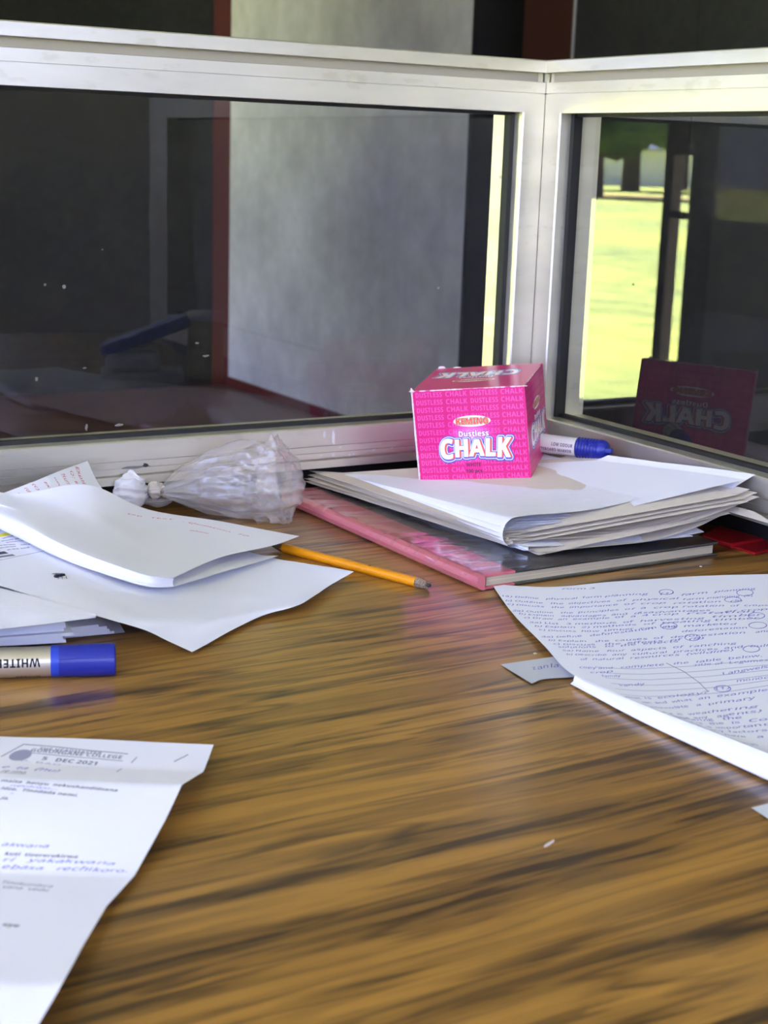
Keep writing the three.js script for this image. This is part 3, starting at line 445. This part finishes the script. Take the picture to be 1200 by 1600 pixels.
// ---------------------------------------------------------------- papers on the left
const G = (rows) => rows.map((r) => r.map((p) => U(...p)));
{
  // pile of loose sheets under the others
  const front = V(-0.075, 0, -0.016).normalize(), back = V(0.16, 0, -0.98).normalize();
  for (let k = 0; k < 13; k++) {
    const low = k < 5, c = low ? U(196 - 9 * k - 14 * rnd(), 987 - 2 * k, 0.001 + k * 0.0015) : U(104 - 6 * rnd() + (k === 8 ? 12 : 0), 1001 - (k - 5) * 4.2, 0.0078 + (k - 5) * 0.0016);
    const a = (rnd() - 0.5) * 0.10, f = front.clone().applyAxisAngle(V(0, 1, 0), a + (low ? 0.12 : 0)), b = back.clone().applyAxisAngle(V(0, 1, 0), a), rows = [];
    for (let j = 0; j < 4; j++) rows.push([0, 1, 2, 3].map((i) => c.clone().addScaledVector(b, [0.2, 0.1, 0.002, 0][j]).addScaledVector(f, (3 - i) / 3 * 0.26).setY(c.y + 0.0009 * Math.sin(i * 1.4 + k) + (j === 3 ? -0.0014 : 0))));
    tag(mesh('loose_sheet', sheetGeo(rows, { nu: 30, nv: 24, crinkle: 0.0004, s: 30 + k, sharpRows: true, floor: 0.0005 }), white), low ? 'white sheet at the bottom of the loose pile beside the silver marker' : 'white sheet in the upper half of the loose pile beside the silver marker', 'paper', low ? 'bottom sheets of the left pile' : 'upper sheets of the left pile');
  }
  const gp = sheetGeo(G([
    [[-210, 800, 0.030], [-60, 790, 0.030], [120, 800, 0.026], [300, 838, 0.010], [410, 868, 0.006], [480, 880, 0.007], [553, 894, 0.0085]],
    [[-190, 830, 0.029], [-40, 835, 0.029], [130, 860, 0.024], [280, 890, 0.011], [390, 905, 0.006], [460, 910, 0.006], [517, 914, 0.005]],
    [[-170, 862, 0.028], [0, 872, 0.028], [110, 895, 0.0255], [240, 925, 0.014], [340, 938, 0.007], [400, 942, 0.006], [468, 944, 0.006]],
    [[-160, 880, 0.027], [0, 898, 0.0275], [90, 922, 0.0255], [200, 955, 0.018], [290, 968, 0.009], [345, 968, 0.007], [402, 965, 0.003]],
    [[-150, 890, 0.027], [-20, 910, 0.027], [70, 938, 0.025], [165, 968, 0.019], [225, 984, 0.011], [262, 1001, 0.006], [300, 1019, 0.002]]]), { crinkle: 0.0010, freq: 26, s: 60, us: [0, 0.2, 0.45, 0.65, 0.8, 0.9, 1], floor: 0.0012 });
  const printTex = canvasTex(1536, 1024, (g, w, h) => {
    g.fillStyle = '#e5e6ee'; g.fillRect(0, 0, w, h); const find = onPaper(gp), put = writer(g, w, h, find, [0.34, 0.21]);
    const line = (pts, c, k) => { g.strokeStyle = c; g.lineWidth = k; g.beginPath(); pts.forEach(([x, y], n) => { const [a, b] = find(x, y); n ? g.lineTo(a * w, (1 - b) * h) : g.moveTo(a * w, (1 - b) * h); }); g.stroke(); };
    line([[-30, 842], [0, 837], [27, 830]], '#e2d84a', 20); line([[-30, 834], [14, 825]], '#9a9cb4', 4); line([[-20, 877], [40, 867], [77, 859]], '#8a8ba0', 3);
    line(Array.from({ length: 13 }, (_, n) => [50 + 10 * Math.cos(n * 0.5), 841 + 4 * Math.sin(n * 0.5)]), '#3f8fd0', 7);
    [['section two', 5, 842, 36, 833], ['answer all', 3, 846, 31, 842], ['questions here', 10, 848, 41, 845], ['on the lines', 0, 853, 25, 851], ['marks are shown', 33, 852, 63, 850], ['time one hour', 0, 857, 26, 854], ['at the end', 12, 860, 47, 856]].forEach(([t, x0, y0, x1, y1]) => put(t, [x0, y0], [x1, y1], 1.7, '#4c4e70', { weight: 'bold' }));
    line([[-12, 866], [10, 863]], '#3c3d52', 22); line([[-12, 871], [22, 867]], '#7c7d92', 18);
  });
  tag(mesh('loose_sheet', gp, M({ map: printTex, roughness: 0.85 })),
    'wavy white sheet with a fly on it, its pointed corners hanging over the pile', 'paper');
  tag(mesh('loose_sheet', sheetGeo(G([
    [[-260, 900, 0.032], [-120, 892, 0.032], [0, 919, 0.0305], [75, 938, 0.029], [150, 960, 0.0265]],
    [[-250, 940, 0.031], [-120, 930, 0.031], [0, 945, 0.0300], [75, 957, 0.0285], [150, 962, 0.0260]],
    [[-250, 1010, 0.029], [-120, 996, 0.029], [0, 983, 0.0275], [75, 974, 0.027], [149, 965, 0.0258]]]), { crinkle: 0.0003, s: 64 }), white), 'smooth bright white sheet lying on top of the loose pile', 'paper');
  // folded sheet with red heading
  const st = (f, r, up, lo, um) => ({ f: U(...f), r, up: U(...up), lo: U(...lo), um: um && U(...um) });
  const m3 = folded('folded_paper', 'folded white sheet with a bright rolled edge and red heading above the pencil', white, [
    st([-170, 744, 0.039], 0.0076, [-95, 736, 0.045], [-95, 752, 0.030], [-135, 738, 0.047]),
    st([-42, 799, 0.038], 0.0072, [14, 771, 0.047], [45, 796, 0.029], [-8, 785, 0.046]),
    st([90, 860, 0.033], 0.0056, [134, 757, 0.052], [190, 830, 0.020], [130, 815, 0.037]),
    st([180, 893, 0.028], 0.0045, [230, 796, 0.030], [330, 850, 0.009], [225, 850, 0.028]),
    st([232, 908, 0.0235], 0.004, [345, 815, 0.018], [400, 866, 0.008], [290, 866, 0.022]),
    st([270, 910, 0.0195], 0.0032, [468, 838, 0.013], [436, 868, 0.008], [350, 869, 0.018])], { group: null, crinkle: 0.0005, nu: 80, nv: 50, s: 70 });
  m3.material = M({ roughness: 0.85, map: canvasTex(2048, 1024, (g, w, h) => {
    g.fillStyle = '#e4e4ea'; g.fillRect(0, 0, w, h); const put = writer(g, w, h, onPaper(m3.geometry), [0.42, 0.25]), o = { hand: true };
    put('Exp   TEST', [198, 803], [270, 812], 2.6, redInk, o); put('- Question  10', [282, 815], [385, 838], 3, redInk, o); put('phase', [296, 829], [325, 834], 2.4, redInk, o);
  }) });
  const gl = sheetGeo(G([
    [[-160, 790, 0.030], [-40, 782, 0.037], [40, 757, 0.046], [90, 737, 0.050], [137, 720, 0.050]],
    [[-140, 800, 0.028], [-20, 793, 0.034], [60, 778, 0.040], [110, 762, 0.042], [152, 752, 0.040]],
    [[-120, 812, 0.026], [0, 812, 0.030], [90, 800, 0.031], [140, 792, 0.032], [178, 786, 0.0285]],
    [[-90, 828, 0.024], [30, 826, 0.027], [120, 815, 0.024], [165, 808, 0.022], [205, 801, 0.020]]]), { crinkle: 0.0003, s: 74 });
  const redList = canvasTex(1024, 768, (g, w, h) => {
    g.fillStyle = '#e6e6ec'; g.fillRect(0, 0, w, h); const put = writer(g, w, h, onPaper(gl), [0.2, 0.12]), o = { hand: true };
    [['Expla', 118, 728, 133, 760, 4, 1], ['Q: E', 109, 735, 120, 757, 3.4], ['Numb', 96, 740, 112, 764, 3.6, 1], ['neur', 84, 745, 97, 766, 2.6], ['Exce', 68, 752, 84, 772, 3.2], ['(c) Ti', 50, 756, 68, 776, 3.2], ['(d) P', 38, 762, 52, 778, 3.2], ['P', 27, 769, 32, 776, 3], ['R', 12, 772, 18, 778, 3]].forEach(([t, x0, y0, x1, y1, z, l]) => put(t, [x0, y0], [x1, y1], z, redInk, { ...o, line: l }));
  });
  tag(mesh('loose_sheet', gl, M({ map: redList, roughness: 0.85 })), 'white sheet with a red handwritten list leaning up against the left partition', 'paper');
}

// ---------------------------------------------------------------- silver marker
{
  const t = thing('board_marker', 'silver whiteboard marker with a smooth blue cap in front of the loose pile', 'marker');
  const r = 0.0092, b = U(181, 1030, r), a = U(81, 1033, r); alongAxis(t, a, b); const cl = a.distanceTo(b);
  const label = canvasTex(1024, 512, (g, w, h) => {
    g.fillStyle = '#c9c2b4'; g.fillRect(0, 0, w, h); g.fillStyle = '#191614';
    g.save(); g.translate(w, h); g.rotate(Math.PI); g.font = 'bold 66px sans-serif'; g.fillText('WHITEBOARD', 62, 172); g.font = 'bold 84px sans-serif'; g.fillText('clo', 190, 330); g.font = 'bold 36px sans-serif'; g.fillText('REFILL', 60, 322); g.fillText('MARKER', 60, 60); g.restore();
  });
  const BL = 0.1, barrel = lathe([[0.0001, -BL], [r * 0.9, -BL], [r * 0.93, -BL + 0.001], [r * 0.93, 0.001]], 48), p = barrel.attributes.position, u = barrel.attributes.uv;
  for (let i = 0; i < p.count; i++) u.setXY(i, (p.getX(i) + BL) / BL, ((Math.atan2(p.getY(i), p.getZ(i)) / 6.2832) + 1.25) % 1);
  mesh('barrel', barrel, M({ map: label, roughness: 0.33, metalness: 0.75 }), t);
  mesh('collar', lathe([[r * 0.93, -0.0005], [r * 0.985, 0], [r * 0.985, 0.004], [r * 0.95, 0.0042]]), M({ rgb: [0.015, 0.05, 0.42], roughness: 0.35 }), t);
  mesh('cap', lathe([[r * 0.9, 0.0038], [r * 0.985, 0.004], [r * 0.985, 0.0142], [r * 1.012, 0.0146], [r * 1.012, cl - 0.0012], [r * 0.96, cl - 0.0002], [r * 0.8, cl], [0.0001, cl]], 48), bluePlastic, t);
  mesh('mould_line', new RoundedBoxGeometry(cl - 0.005, 0.0003, 0.0004, 1, 0.0001).translate(cl / 2 + 0.002, r * 0.42, r * 0.925), bluePlastic, t);
}

// ---------------------------------------------------------------- typed letter with folds in front
{
  const d = U(0, 1150, 0.006).sub(U(334, 1167, 0.006)).setY(0).normalize(), W4 = 0.21, rows = [];
  for (const [x, y, h] of [[334, 1166, 0.0075], [318, 1203, 0.0095], [284, 1231, 0.0125], [258, 1284, 0.0085], [210, 1371, 0.0022], [166, 1419, 0.0045], [128, 1485, 0.0075], [96, 1544, 0.0105], [64, 1598, 0.0075], [0, 1700, 0.002]]) { const p = U(x, y, h); rows.push([1, 0.66, 0.33, 0].map((k) => p.clone().addScaledVector(d, k * W4).setY(h + 0.0012 * Math.sin(k * 5 + x)))); }
  const geo = sheetGeo(rows, { nu: 40, nv: 72, sharpRows: true, crinkle: 0.0007, freq: 24, s: 80, vs: [1, 0.915, 0.845, 0.72, 0.52, 0.43, 0.3, 0.19, 0.09, 0], floor: 0.0008 });
  const tex = canvasTex(1500, 2048, (g, w, h) => {
    g.fillStyle = '#e9e9f1'; g.fillRect(0, 0, w, h); const find = onPaper(geo), put = writer(g, w, h, find, [0.21, 0.29]), ty = '#2c2d40', pen = '#4d53ae', st = '#8587a2', o = { hand: true };
    const line = (pts, c, k) => { g.strokeStyle = c; g.lineWidth = k; g.beginPath(); pts.forEach(([x, y], i) => { const [a, b] = find(x, y); i ? g.lineTo(a * w, (1 - b) * h) : g.moveTo(a * w, (1 - b) * h); }); g.stroke(); };
    line([[2, 1182], [37, 1163], [200, 1178]], '#77788e', 5); line([[45, 1176], [192, 1189]], st, 4); line([[205, 1192], [214, 1183]], st, 4); line([[182, 1206], [190, 1201]], st, 4); line([[272, 1190], [294, 1179]], '#55566a', 4);
    put('THE HEADMASTER', [60, 1171], [158, 1179], 2.4, st, { weight: 'bold' }); put('GORONGANE COLLEGE', [46, 1174], [190, 1186], 3, '#77798f', { weight: 'bold' }); put('5   DEC 2021', [64, 1187], [152, 1196], 3.0, '#5f6078', { weight: 'bold' }); put('P. BAG  ......', [30, 1189], [140, 1200], 1.6, '#a4a5b8');
    { const [a, b] = find(32, 1180); g.fillStyle = '#9a9bb2'; g.beginPath(); g.ellipse(a * w, (1 - b) * h, 36, 40, 0.3, 0, 7); g.fill(); }
    put('e  ta  (nu)', [0, 1199], [90, 1206], 3, pen, o); put('re rino.', [0, 1206], [41, 1209], 3.0, ty, { line: 1 });
    put('maita  henyu  nekushandidzana', [0, 1221], [183, 1237], 3.0, ty, { weight: 'bold' }); put('nevanyu...', [14, 1228], [90, 1234], 2.2, pen, o); put('idzo.  Tinodada nemi.', [0, 1233], [121, 1245], 3.0, ty, { weight: 'bold' }); put('ja.', [0, 1248], [13, 1250], 3.0, ty, { weight: 'bold' }); put('^', [15, 1242], [20, 1242], 2.4, pen);
    put('akwana', [0, 1322], [75, 1325], 3.2, pen, o); put('kuti  tizorerukirwa', [6, 1336], [121, 1341], 3.0, ty, { weight: 'bold' }); put('ri   yakakwana', [2, 1345], [179, 1351], 3.2, pen, o); put('ebasa   rechikoro.', [0, 1357], [200, 1363], 3.4, pen, o);
    put('Tinokumbira', [0, 1380], [81, 1387], 2.3, '#63647a'); put('vana  vedu', [2, 1387], [75, 1393], 2.3, '#63647a'); put('uye', [2, 1446], [28, 1449], 2.9, ty, { weight: 'bold' });
  });
  tag(mesh('letter', geo, M({ map: tex, roughness: 0.85 })), 'typed and stamped letter with fold creases and blue handwriting', 'letter');
}

// ---------------------------------------------------------------- handwritten question paper on the right and its slips
{
  const rows = [
    [[768, 913, 0.0016], [860, 917, 0.0026], [960, 909, 0.0032], [1090, 900, 0.0034], [1200, 897, 0.004], [1330, 893, 0.004]],
    [[802, 960, 0.0026], [890, 962, 0.003], [990, 955, 0.0035], [1120, 948, 0.0038], [1230, 945, 0.004], [1370, 940, 0.004]],
    [[848, 1007, 0.0036], [935, 1010, 0.004], [1040, 1006, 0.004], [1160, 1000, 0.0045], [1280, 996, 0.005], [1420, 990, 0.005]],
    [[898, 1056, 0.0058], [975, 1064, 0.0056], [1080, 1064, 0.0052], [1200, 1060, 0.005], [1320, 1056, 0.005], [1480, 1050, 0.005]],
    [[1010, 1104, 0.0085], [1070, 1118, 0.0080], [1150, 1124, 0.0070], [1260, 1124, 0.006], [1380, 1120, 0.005], [1540, 1112, 0.005]],
    [[1125, 1148, 0.0110], [1180, 1166, 0.0100], [1250, 1180, 0.0085], [1350, 1184, 0.007], [1460, 1180, 0.006], [1610, 1170, 0.006]],
    [[1235, 1192, 0.0125], [1290, 1214, 0.0112], [1360, 1236, 0.009], [1450, 1244, 0.008], [1550, 1240, 0.006], [1690, 1226, 0.006]],
    [[1350, 1240, 0.0130], [1400, 1262, 0.0115], [1470, 1290, 0.009], [1550, 1300, 0.008], [1650, 1296, 0.006], [1780, 1280, 0.006]]];
  const q = thing('question_paper', 'sheet covered in blue handwritten questions with a bright folded edge', 'paper');
  const geo = sheetGeo(G(rows), { nu: 60, nv: 60, crinkle: 0.0005, freq: 24, s: 90 });
  const tex = canvasTex(2048, 2048, (g, w, h) => {
    g.fillStyle = '#e8e9f3'; g.fillRect(0, 0, w, h); const find = onPaper(geo), put = writer(g, w, h, find, [0.29, 0.29]), ink = '#666cbe';
    const I = (t, x0, y0, x1, y1, mm = 2.3, c = ink) => put(t, [x0, y0], [x1, y1], mm, c, { hand: true, slant: -0.3 });
    const line = (pts, c, k) => { g.strokeStyle = c; g.lineWidth = k; g.beginPath(); pts.forEach(([x, y], i) => { const [a, b] = find(x, y); i ? g.lineTo(a * w, (1 - b) * h) : g.moveTo(a * w, (1 - b) * h); }); g.stroke(); };
    const ring = (x, y, a, b) => line(Array.from({ length: 15 }, (_, i) => [x + a * Math.cos(i * 0.45), y + b * Math.sin(i * 0.45)]), ink, 4);
    I('Form 3', 876, 921, 929, 920);
    [['1a) Define   physical  farm planning', 782, 932, 1012, 929], ['(1)', 1030, 929, 1052, 928], ['farm  planning', 1062, 931, 1180, 921], ['b) Outline   the  objectives  of  physical', 788, 939, 1060, 936], ['farm planning  (5)', 1066, 938, 1176, 932], ['c) Discuss   the  importance  of  crop', 792, 945, 1040, 943], ['rotation   (5)', 1050, 944, 1160, 940],
      ['2a) Outline   the  principles  of  a', 800, 955, 1010, 951], ['crop rotation  of  crops', 1020, 951, 1200, 947], ['b) Explain   advantages  and  disadvantages', 810, 960, 1110, 955], ['of crop', 1130, 957, 1200, 953], ['c) Draw  an  example  of  a  4 crop', 818, 966, 1060, 960], ['rotation', 1070, 960, 1180, 957],
      ['3a) List   3 methods  of  harvesting', 826, 973, 1100, 967], ['timber', 1110, 965, 1190, 962], ['b) Explain  2) methods  of  treating', 834, 979, 1110, 971], ['timber', 1115, 970, 1185, 967], ['c) Discuss  how  timber  can  be  marketed', 842, 985, 1150, 976], ['4a) Define   deforestation', 846, 996, 1022, 983], ['(1)', 1034, 982, 1056, 980], ['deforestation', 1064, 988, 1168, 982],
      ['b) Explain   the  causes  of  deforestation', 856, 1001, 1165, 990], ['and', 1180, 989, 1205, 987], ['c) Discuss   the  effects  of  (8)', 864, 1007, 1100, 998], ['solutions   to  the  effects', 872, 1012, 1060, 1003], ['5a) Name   four  aspects  of  ranching', 878, 1017, 1150, 1006], ['b) Describe  any  cultural  practices  and  bull', 884, 1023, 1200, 1010], ['of  natural  resources  (wildlife)', 906, 1031, 1146, 1017],
      ['Copy and   complete   the  table  below.', 905, 1044, 1192, 1026], ['Title of  Legumes', 1082, 1041, 1200, 1033], ['crop', 922, 1052, 958, 1050], ['Langwels', 1128, 1055, 1200, 1043], ['family', 942, 1058, 970, 1057], ['monoc', 1150, 1066, 1200, 1060], ['Sandy', 968, 1072, 1008, 1070], ['What  is  ecology?', 978, 1090, 1108, 1083], ['(1)', 1118, 1078, 1140, 1076], ['man  and  what  an  example', 1004, 1098, 1200, 1079], ['b) Formulate   a  primary', 1018, 1105, 1180, 1092], ['what  is  weathering', 1030, 1113, 1184, 1105], ['c) Name  any   agents)', 1044, 1119, 1190, 1112], ['weathering   the', 1054, 1125, 1160, 1122], ['Factors   the  is  Co', 1062, 1132, 1200, 1125], ['What  is  important', 1074, 1138, 1200, 1133], ['are  any  factors', 1088, 1146, 1200, 1142], ['that  have   a', 1100, 1153, 1194, 1152], ['mineral)', 1144, 1165, 1185, 1165]].forEach((a) => I(...a));
    ring(1041, 925, 11, 4); ring(1164, 926, 13, 5); ring(1145, 937, 13, 4); ring(1182, 962, 13, 5); ring(1184, 977, 14, 5); ring(1045, 978, 13, 5); ring(1082, 996, 12, 5); ring(1174, 1014, 13, 5); ring(1129, 1076, 13, 5);
    for (let k = 0; k < 6; k++) line([[930 + k * 8, 1042 + k * 8.5], [1000 + k * 8, 1045 + k * 8.5], [1090 + k * 7, 1040 + k * 8.5], [1200, 1031 + k * 8]], '#9497bb', 3);
    line([[1041, 1036], [1070, 1050], [1092, 1066], [1105, 1079]], '#5a5e80', 4);
  });
  mesh('written_leaf', geo, M({ map: tex, roughness: 0.85 }), q);
  // the turned-under leaf: from the fold down to the desk and back under
  const edge = rows.slice(3).map((r) => U(...r[0])), under = edge.map((e, i) => { const tp = Math.min(1, 0.15 + i * 0.55), n = edge[Math.min(i + 1, edge.length - 1)].clone().sub(edge[Math.max(0, i - 1)]).setY(0).normalize(), out = V(-n.z, 0, n.x); if (out.x > 0) out.negate(); return [e.clone().add(V(0, 0.0001, 0)), e.clone().addScaledVector(out, 0.0032 * tp).setY(e.y * 0.82), e.clone().addScaledVector(out, 0.0048 * tp).setY(e.y * 0.42 + 0.0003), e.clone().addScaledVector(out, 0.003 * tp).setY(0.0009), e.clone().addScaledVector(out, -0.03).setY(0.0012), e.clone().addScaledVector(out, -0.12).setY(0.0014)]; });
  mesh('folded_edge', sheetGeo(under, { nu: 30, nv: 40, crinkle: 0.0001, s: 94 }), white, q);
  const slipTex = canvasTex(512, 256, (g, w, h) => { g.fillStyle = '#bfc3c9'; g.fillRect(0, 0, w, h); hand(g, 'zanla    1', 130, 130, 64, '#5a60b0', -0.2); });
  tag(mesh('paper_slip', sheetGeo([[U(782, 1038, 0.0009), U(830, 1031, 0.0012), U(881, 1024, 0.0016), U(925, 1020, 0.0016)], [U(806, 1053, 0.0009), U(842, 1045, 0.0011), U(890, 1040, 0.0014), U(935, 1036, 0.0016)], [U(831, 1068, 0.0009), U(850, 1061, 0.001), U(893, 1058, 0.0012), U(950, 1054, 0.0012)]], { nu: 20, nv: 10, crinkle: 0.0002 }), M({ map: slipTex, roughness: 0.5 })), 'grey translucent slip with a written word under the question paper', 'paper slip');
  tag(mesh('paper_slip', sheetGeo([[U(1174, 1262, 0.0009), U(1215, 1252, 0.001), U(1260, 1246, 0.001)], [U(1195, 1276, 0.0009), U(1230, 1268, 0.001), U(1280, 1262, 0.001)], [U(1222, 1294, 0.0009), U(1255, 1288, 0.001), U(1300, 1280, 0.001)]], { nu: 12, nv: 8, crinkle: 0.0002 }), M({ rgb: [0.62, 0.65, 0.66], roughness: 0.5 })), 'small pale slip lying alone on the bare desk', 'paper slip');
}

// ---------------------------------------------------------------- fly, scraps
{
  const t = thing('fly', 'small black housefly sitting on the wavy white sheet', 'fly'); t.position.copy(U(95, 903, 0.0258)).add(V(0, 0.0012, 0)); t.rotation.y = 0.1;
  const bl = M({ rgb: [0.012, 0.012, 0.014], roughness: 0.45 }); const e = (x, y, z, a, b, c) => new THREE.SphereGeometry(1, 14, 10).scale(a, b, c).translate(x, y, z);
  mesh('body', mergeGeometries([e(0, 0.0007, 0, 0.0017, 0.0011, 0.0012), e(-0.0026, 0.0005, 0, 0.0021, 0.0011, 0.0012)]), bl, t);
  mesh('head', e(0.0021, 0.0006, 0, 0.0008, 0.0009, 0.0011), M({ rgb: [0.03, 0.012, 0.01], roughness: 0.4 }), t);
  for (const s of [-1, 1]) mesh('wing', e(0, 0, 0, 0.0029, 0.00012, 0.0010).rotateY(s * 0.32).translate(-0.0026, 0.0017, s * 0.0012), M({ rgb: [0.1, 0.1, 0.1], roughness: 0.3, transmission: 0.4, thickness: 0 }), t);
  for (const s of [-1, 1]) for (let k = -1; k <= 1; k++) mesh('leg', new THREE.TubeGeometry(new THREE.CatmullRomCurve3([V(k * 0.0009, 0.0003, s * 0.0008), V(k * 0.002, 0.0012, s * 0.0022), V(k * 0.003 - 0.0004, -0.0012, s * 0.0032)]), 8, 0.00014, 5), bl, t);
  const scrap = (px, py, w, h, label, mat, a) => { const p = U(px, py, 0.0008), g = new THREE.IcosahedronGeometry(1, 2), q = g.attributes.position; for (let i = 0; i < q.count; i++) { const k = 0.7 + 0.6 * noise(q.getX(i) * 3 + px, q.getZ(i) * 3, 4); q.setXYZ(i, q.getX(i) * w * k, q.getY(i) * 0.0004, q.getZ(i) * h * k); } g.computeVertexNormals(); const m = mesh('scrap', g.rotateY(a), mat); m.position.copy(p); tag(m, label, 'scrap'); };
  scrap(858, 1318, 0.0042, 0.0008, 'pinkish white scrap of paper on the bare wood', M({ rgb: [0.7, 0.6, 0.55], roughness: 0.8 }), 0.4);
  scrap(836, 1021, 0.0012, 0.001, 'tiny yellow crumb beside the grey slip', M({ rgb: [0.6, 0.5, 0.25], roughness: 0.7 }), 0);
  scrap(1095, 885, 0.001, 0.0009, 'tiny pale crumb between the book and the question paper', M({ rgb: [0.7, 0.62, 0.5], roughness: 0.7 }), 0);
}

// ---------------------------------------------------------------- things further along the desk, mirrored in the left pane
{
  const t = thing('hole_punch', 'blue levered hole punch reflected in the left pane', 'hole punch'); t.position.set(-0.195, 0.0, 0.76); t.rotation.y = 0.35;
  mesh('base', new RoundedBoxGeometry(0.105, 0.012, 0.07, 2, 0.003).translate(0, 0.0075, 0), M({ rgb: [0.5, 0.5, 0.5], roughness: 0.4 }), t);
  mesh('body', new RoundedBoxGeometry(0.07, 0.026, 0.05, 3, 0.008).translate(-0.012, 0.026, 0), M({ rgb: [0.55, 0.55, 0.56], roughness: 0.45 }), t);
  mesh('lever', new RoundedBoxGeometry(0.12, 0.016, 0.045, 3, 0.005).rotateZ(0.36).translate(0.004, 0.058, 0), M({ rgb: [0.03, 0.05, 0.3], roughness: 0.4 }), t);
  const c = thing('small_carton', 'small upright carton beside the hole punch', 'carton'); c.position.set(-0.115, 0, 0.74); c.rotation.y = 0.5;
  mesh('body', new RoundedBoxGeometry(0.045, 0.085, 0.03, 2, 0.001).translate(0, 0.0435, 0), M({ rgb: [0.5, 0.42, 0.2], roughness: 0.5 }), c);
  mesh('lid', new RoundedBoxGeometry(0.0455, 0.012, 0.0305, 2, 0.001).translate(0, 0.083, 0), M({ rgb: [0.75, 0.75, 0.74], roughness: 0.5 }), c);
}
renderer.render(scene, camera);
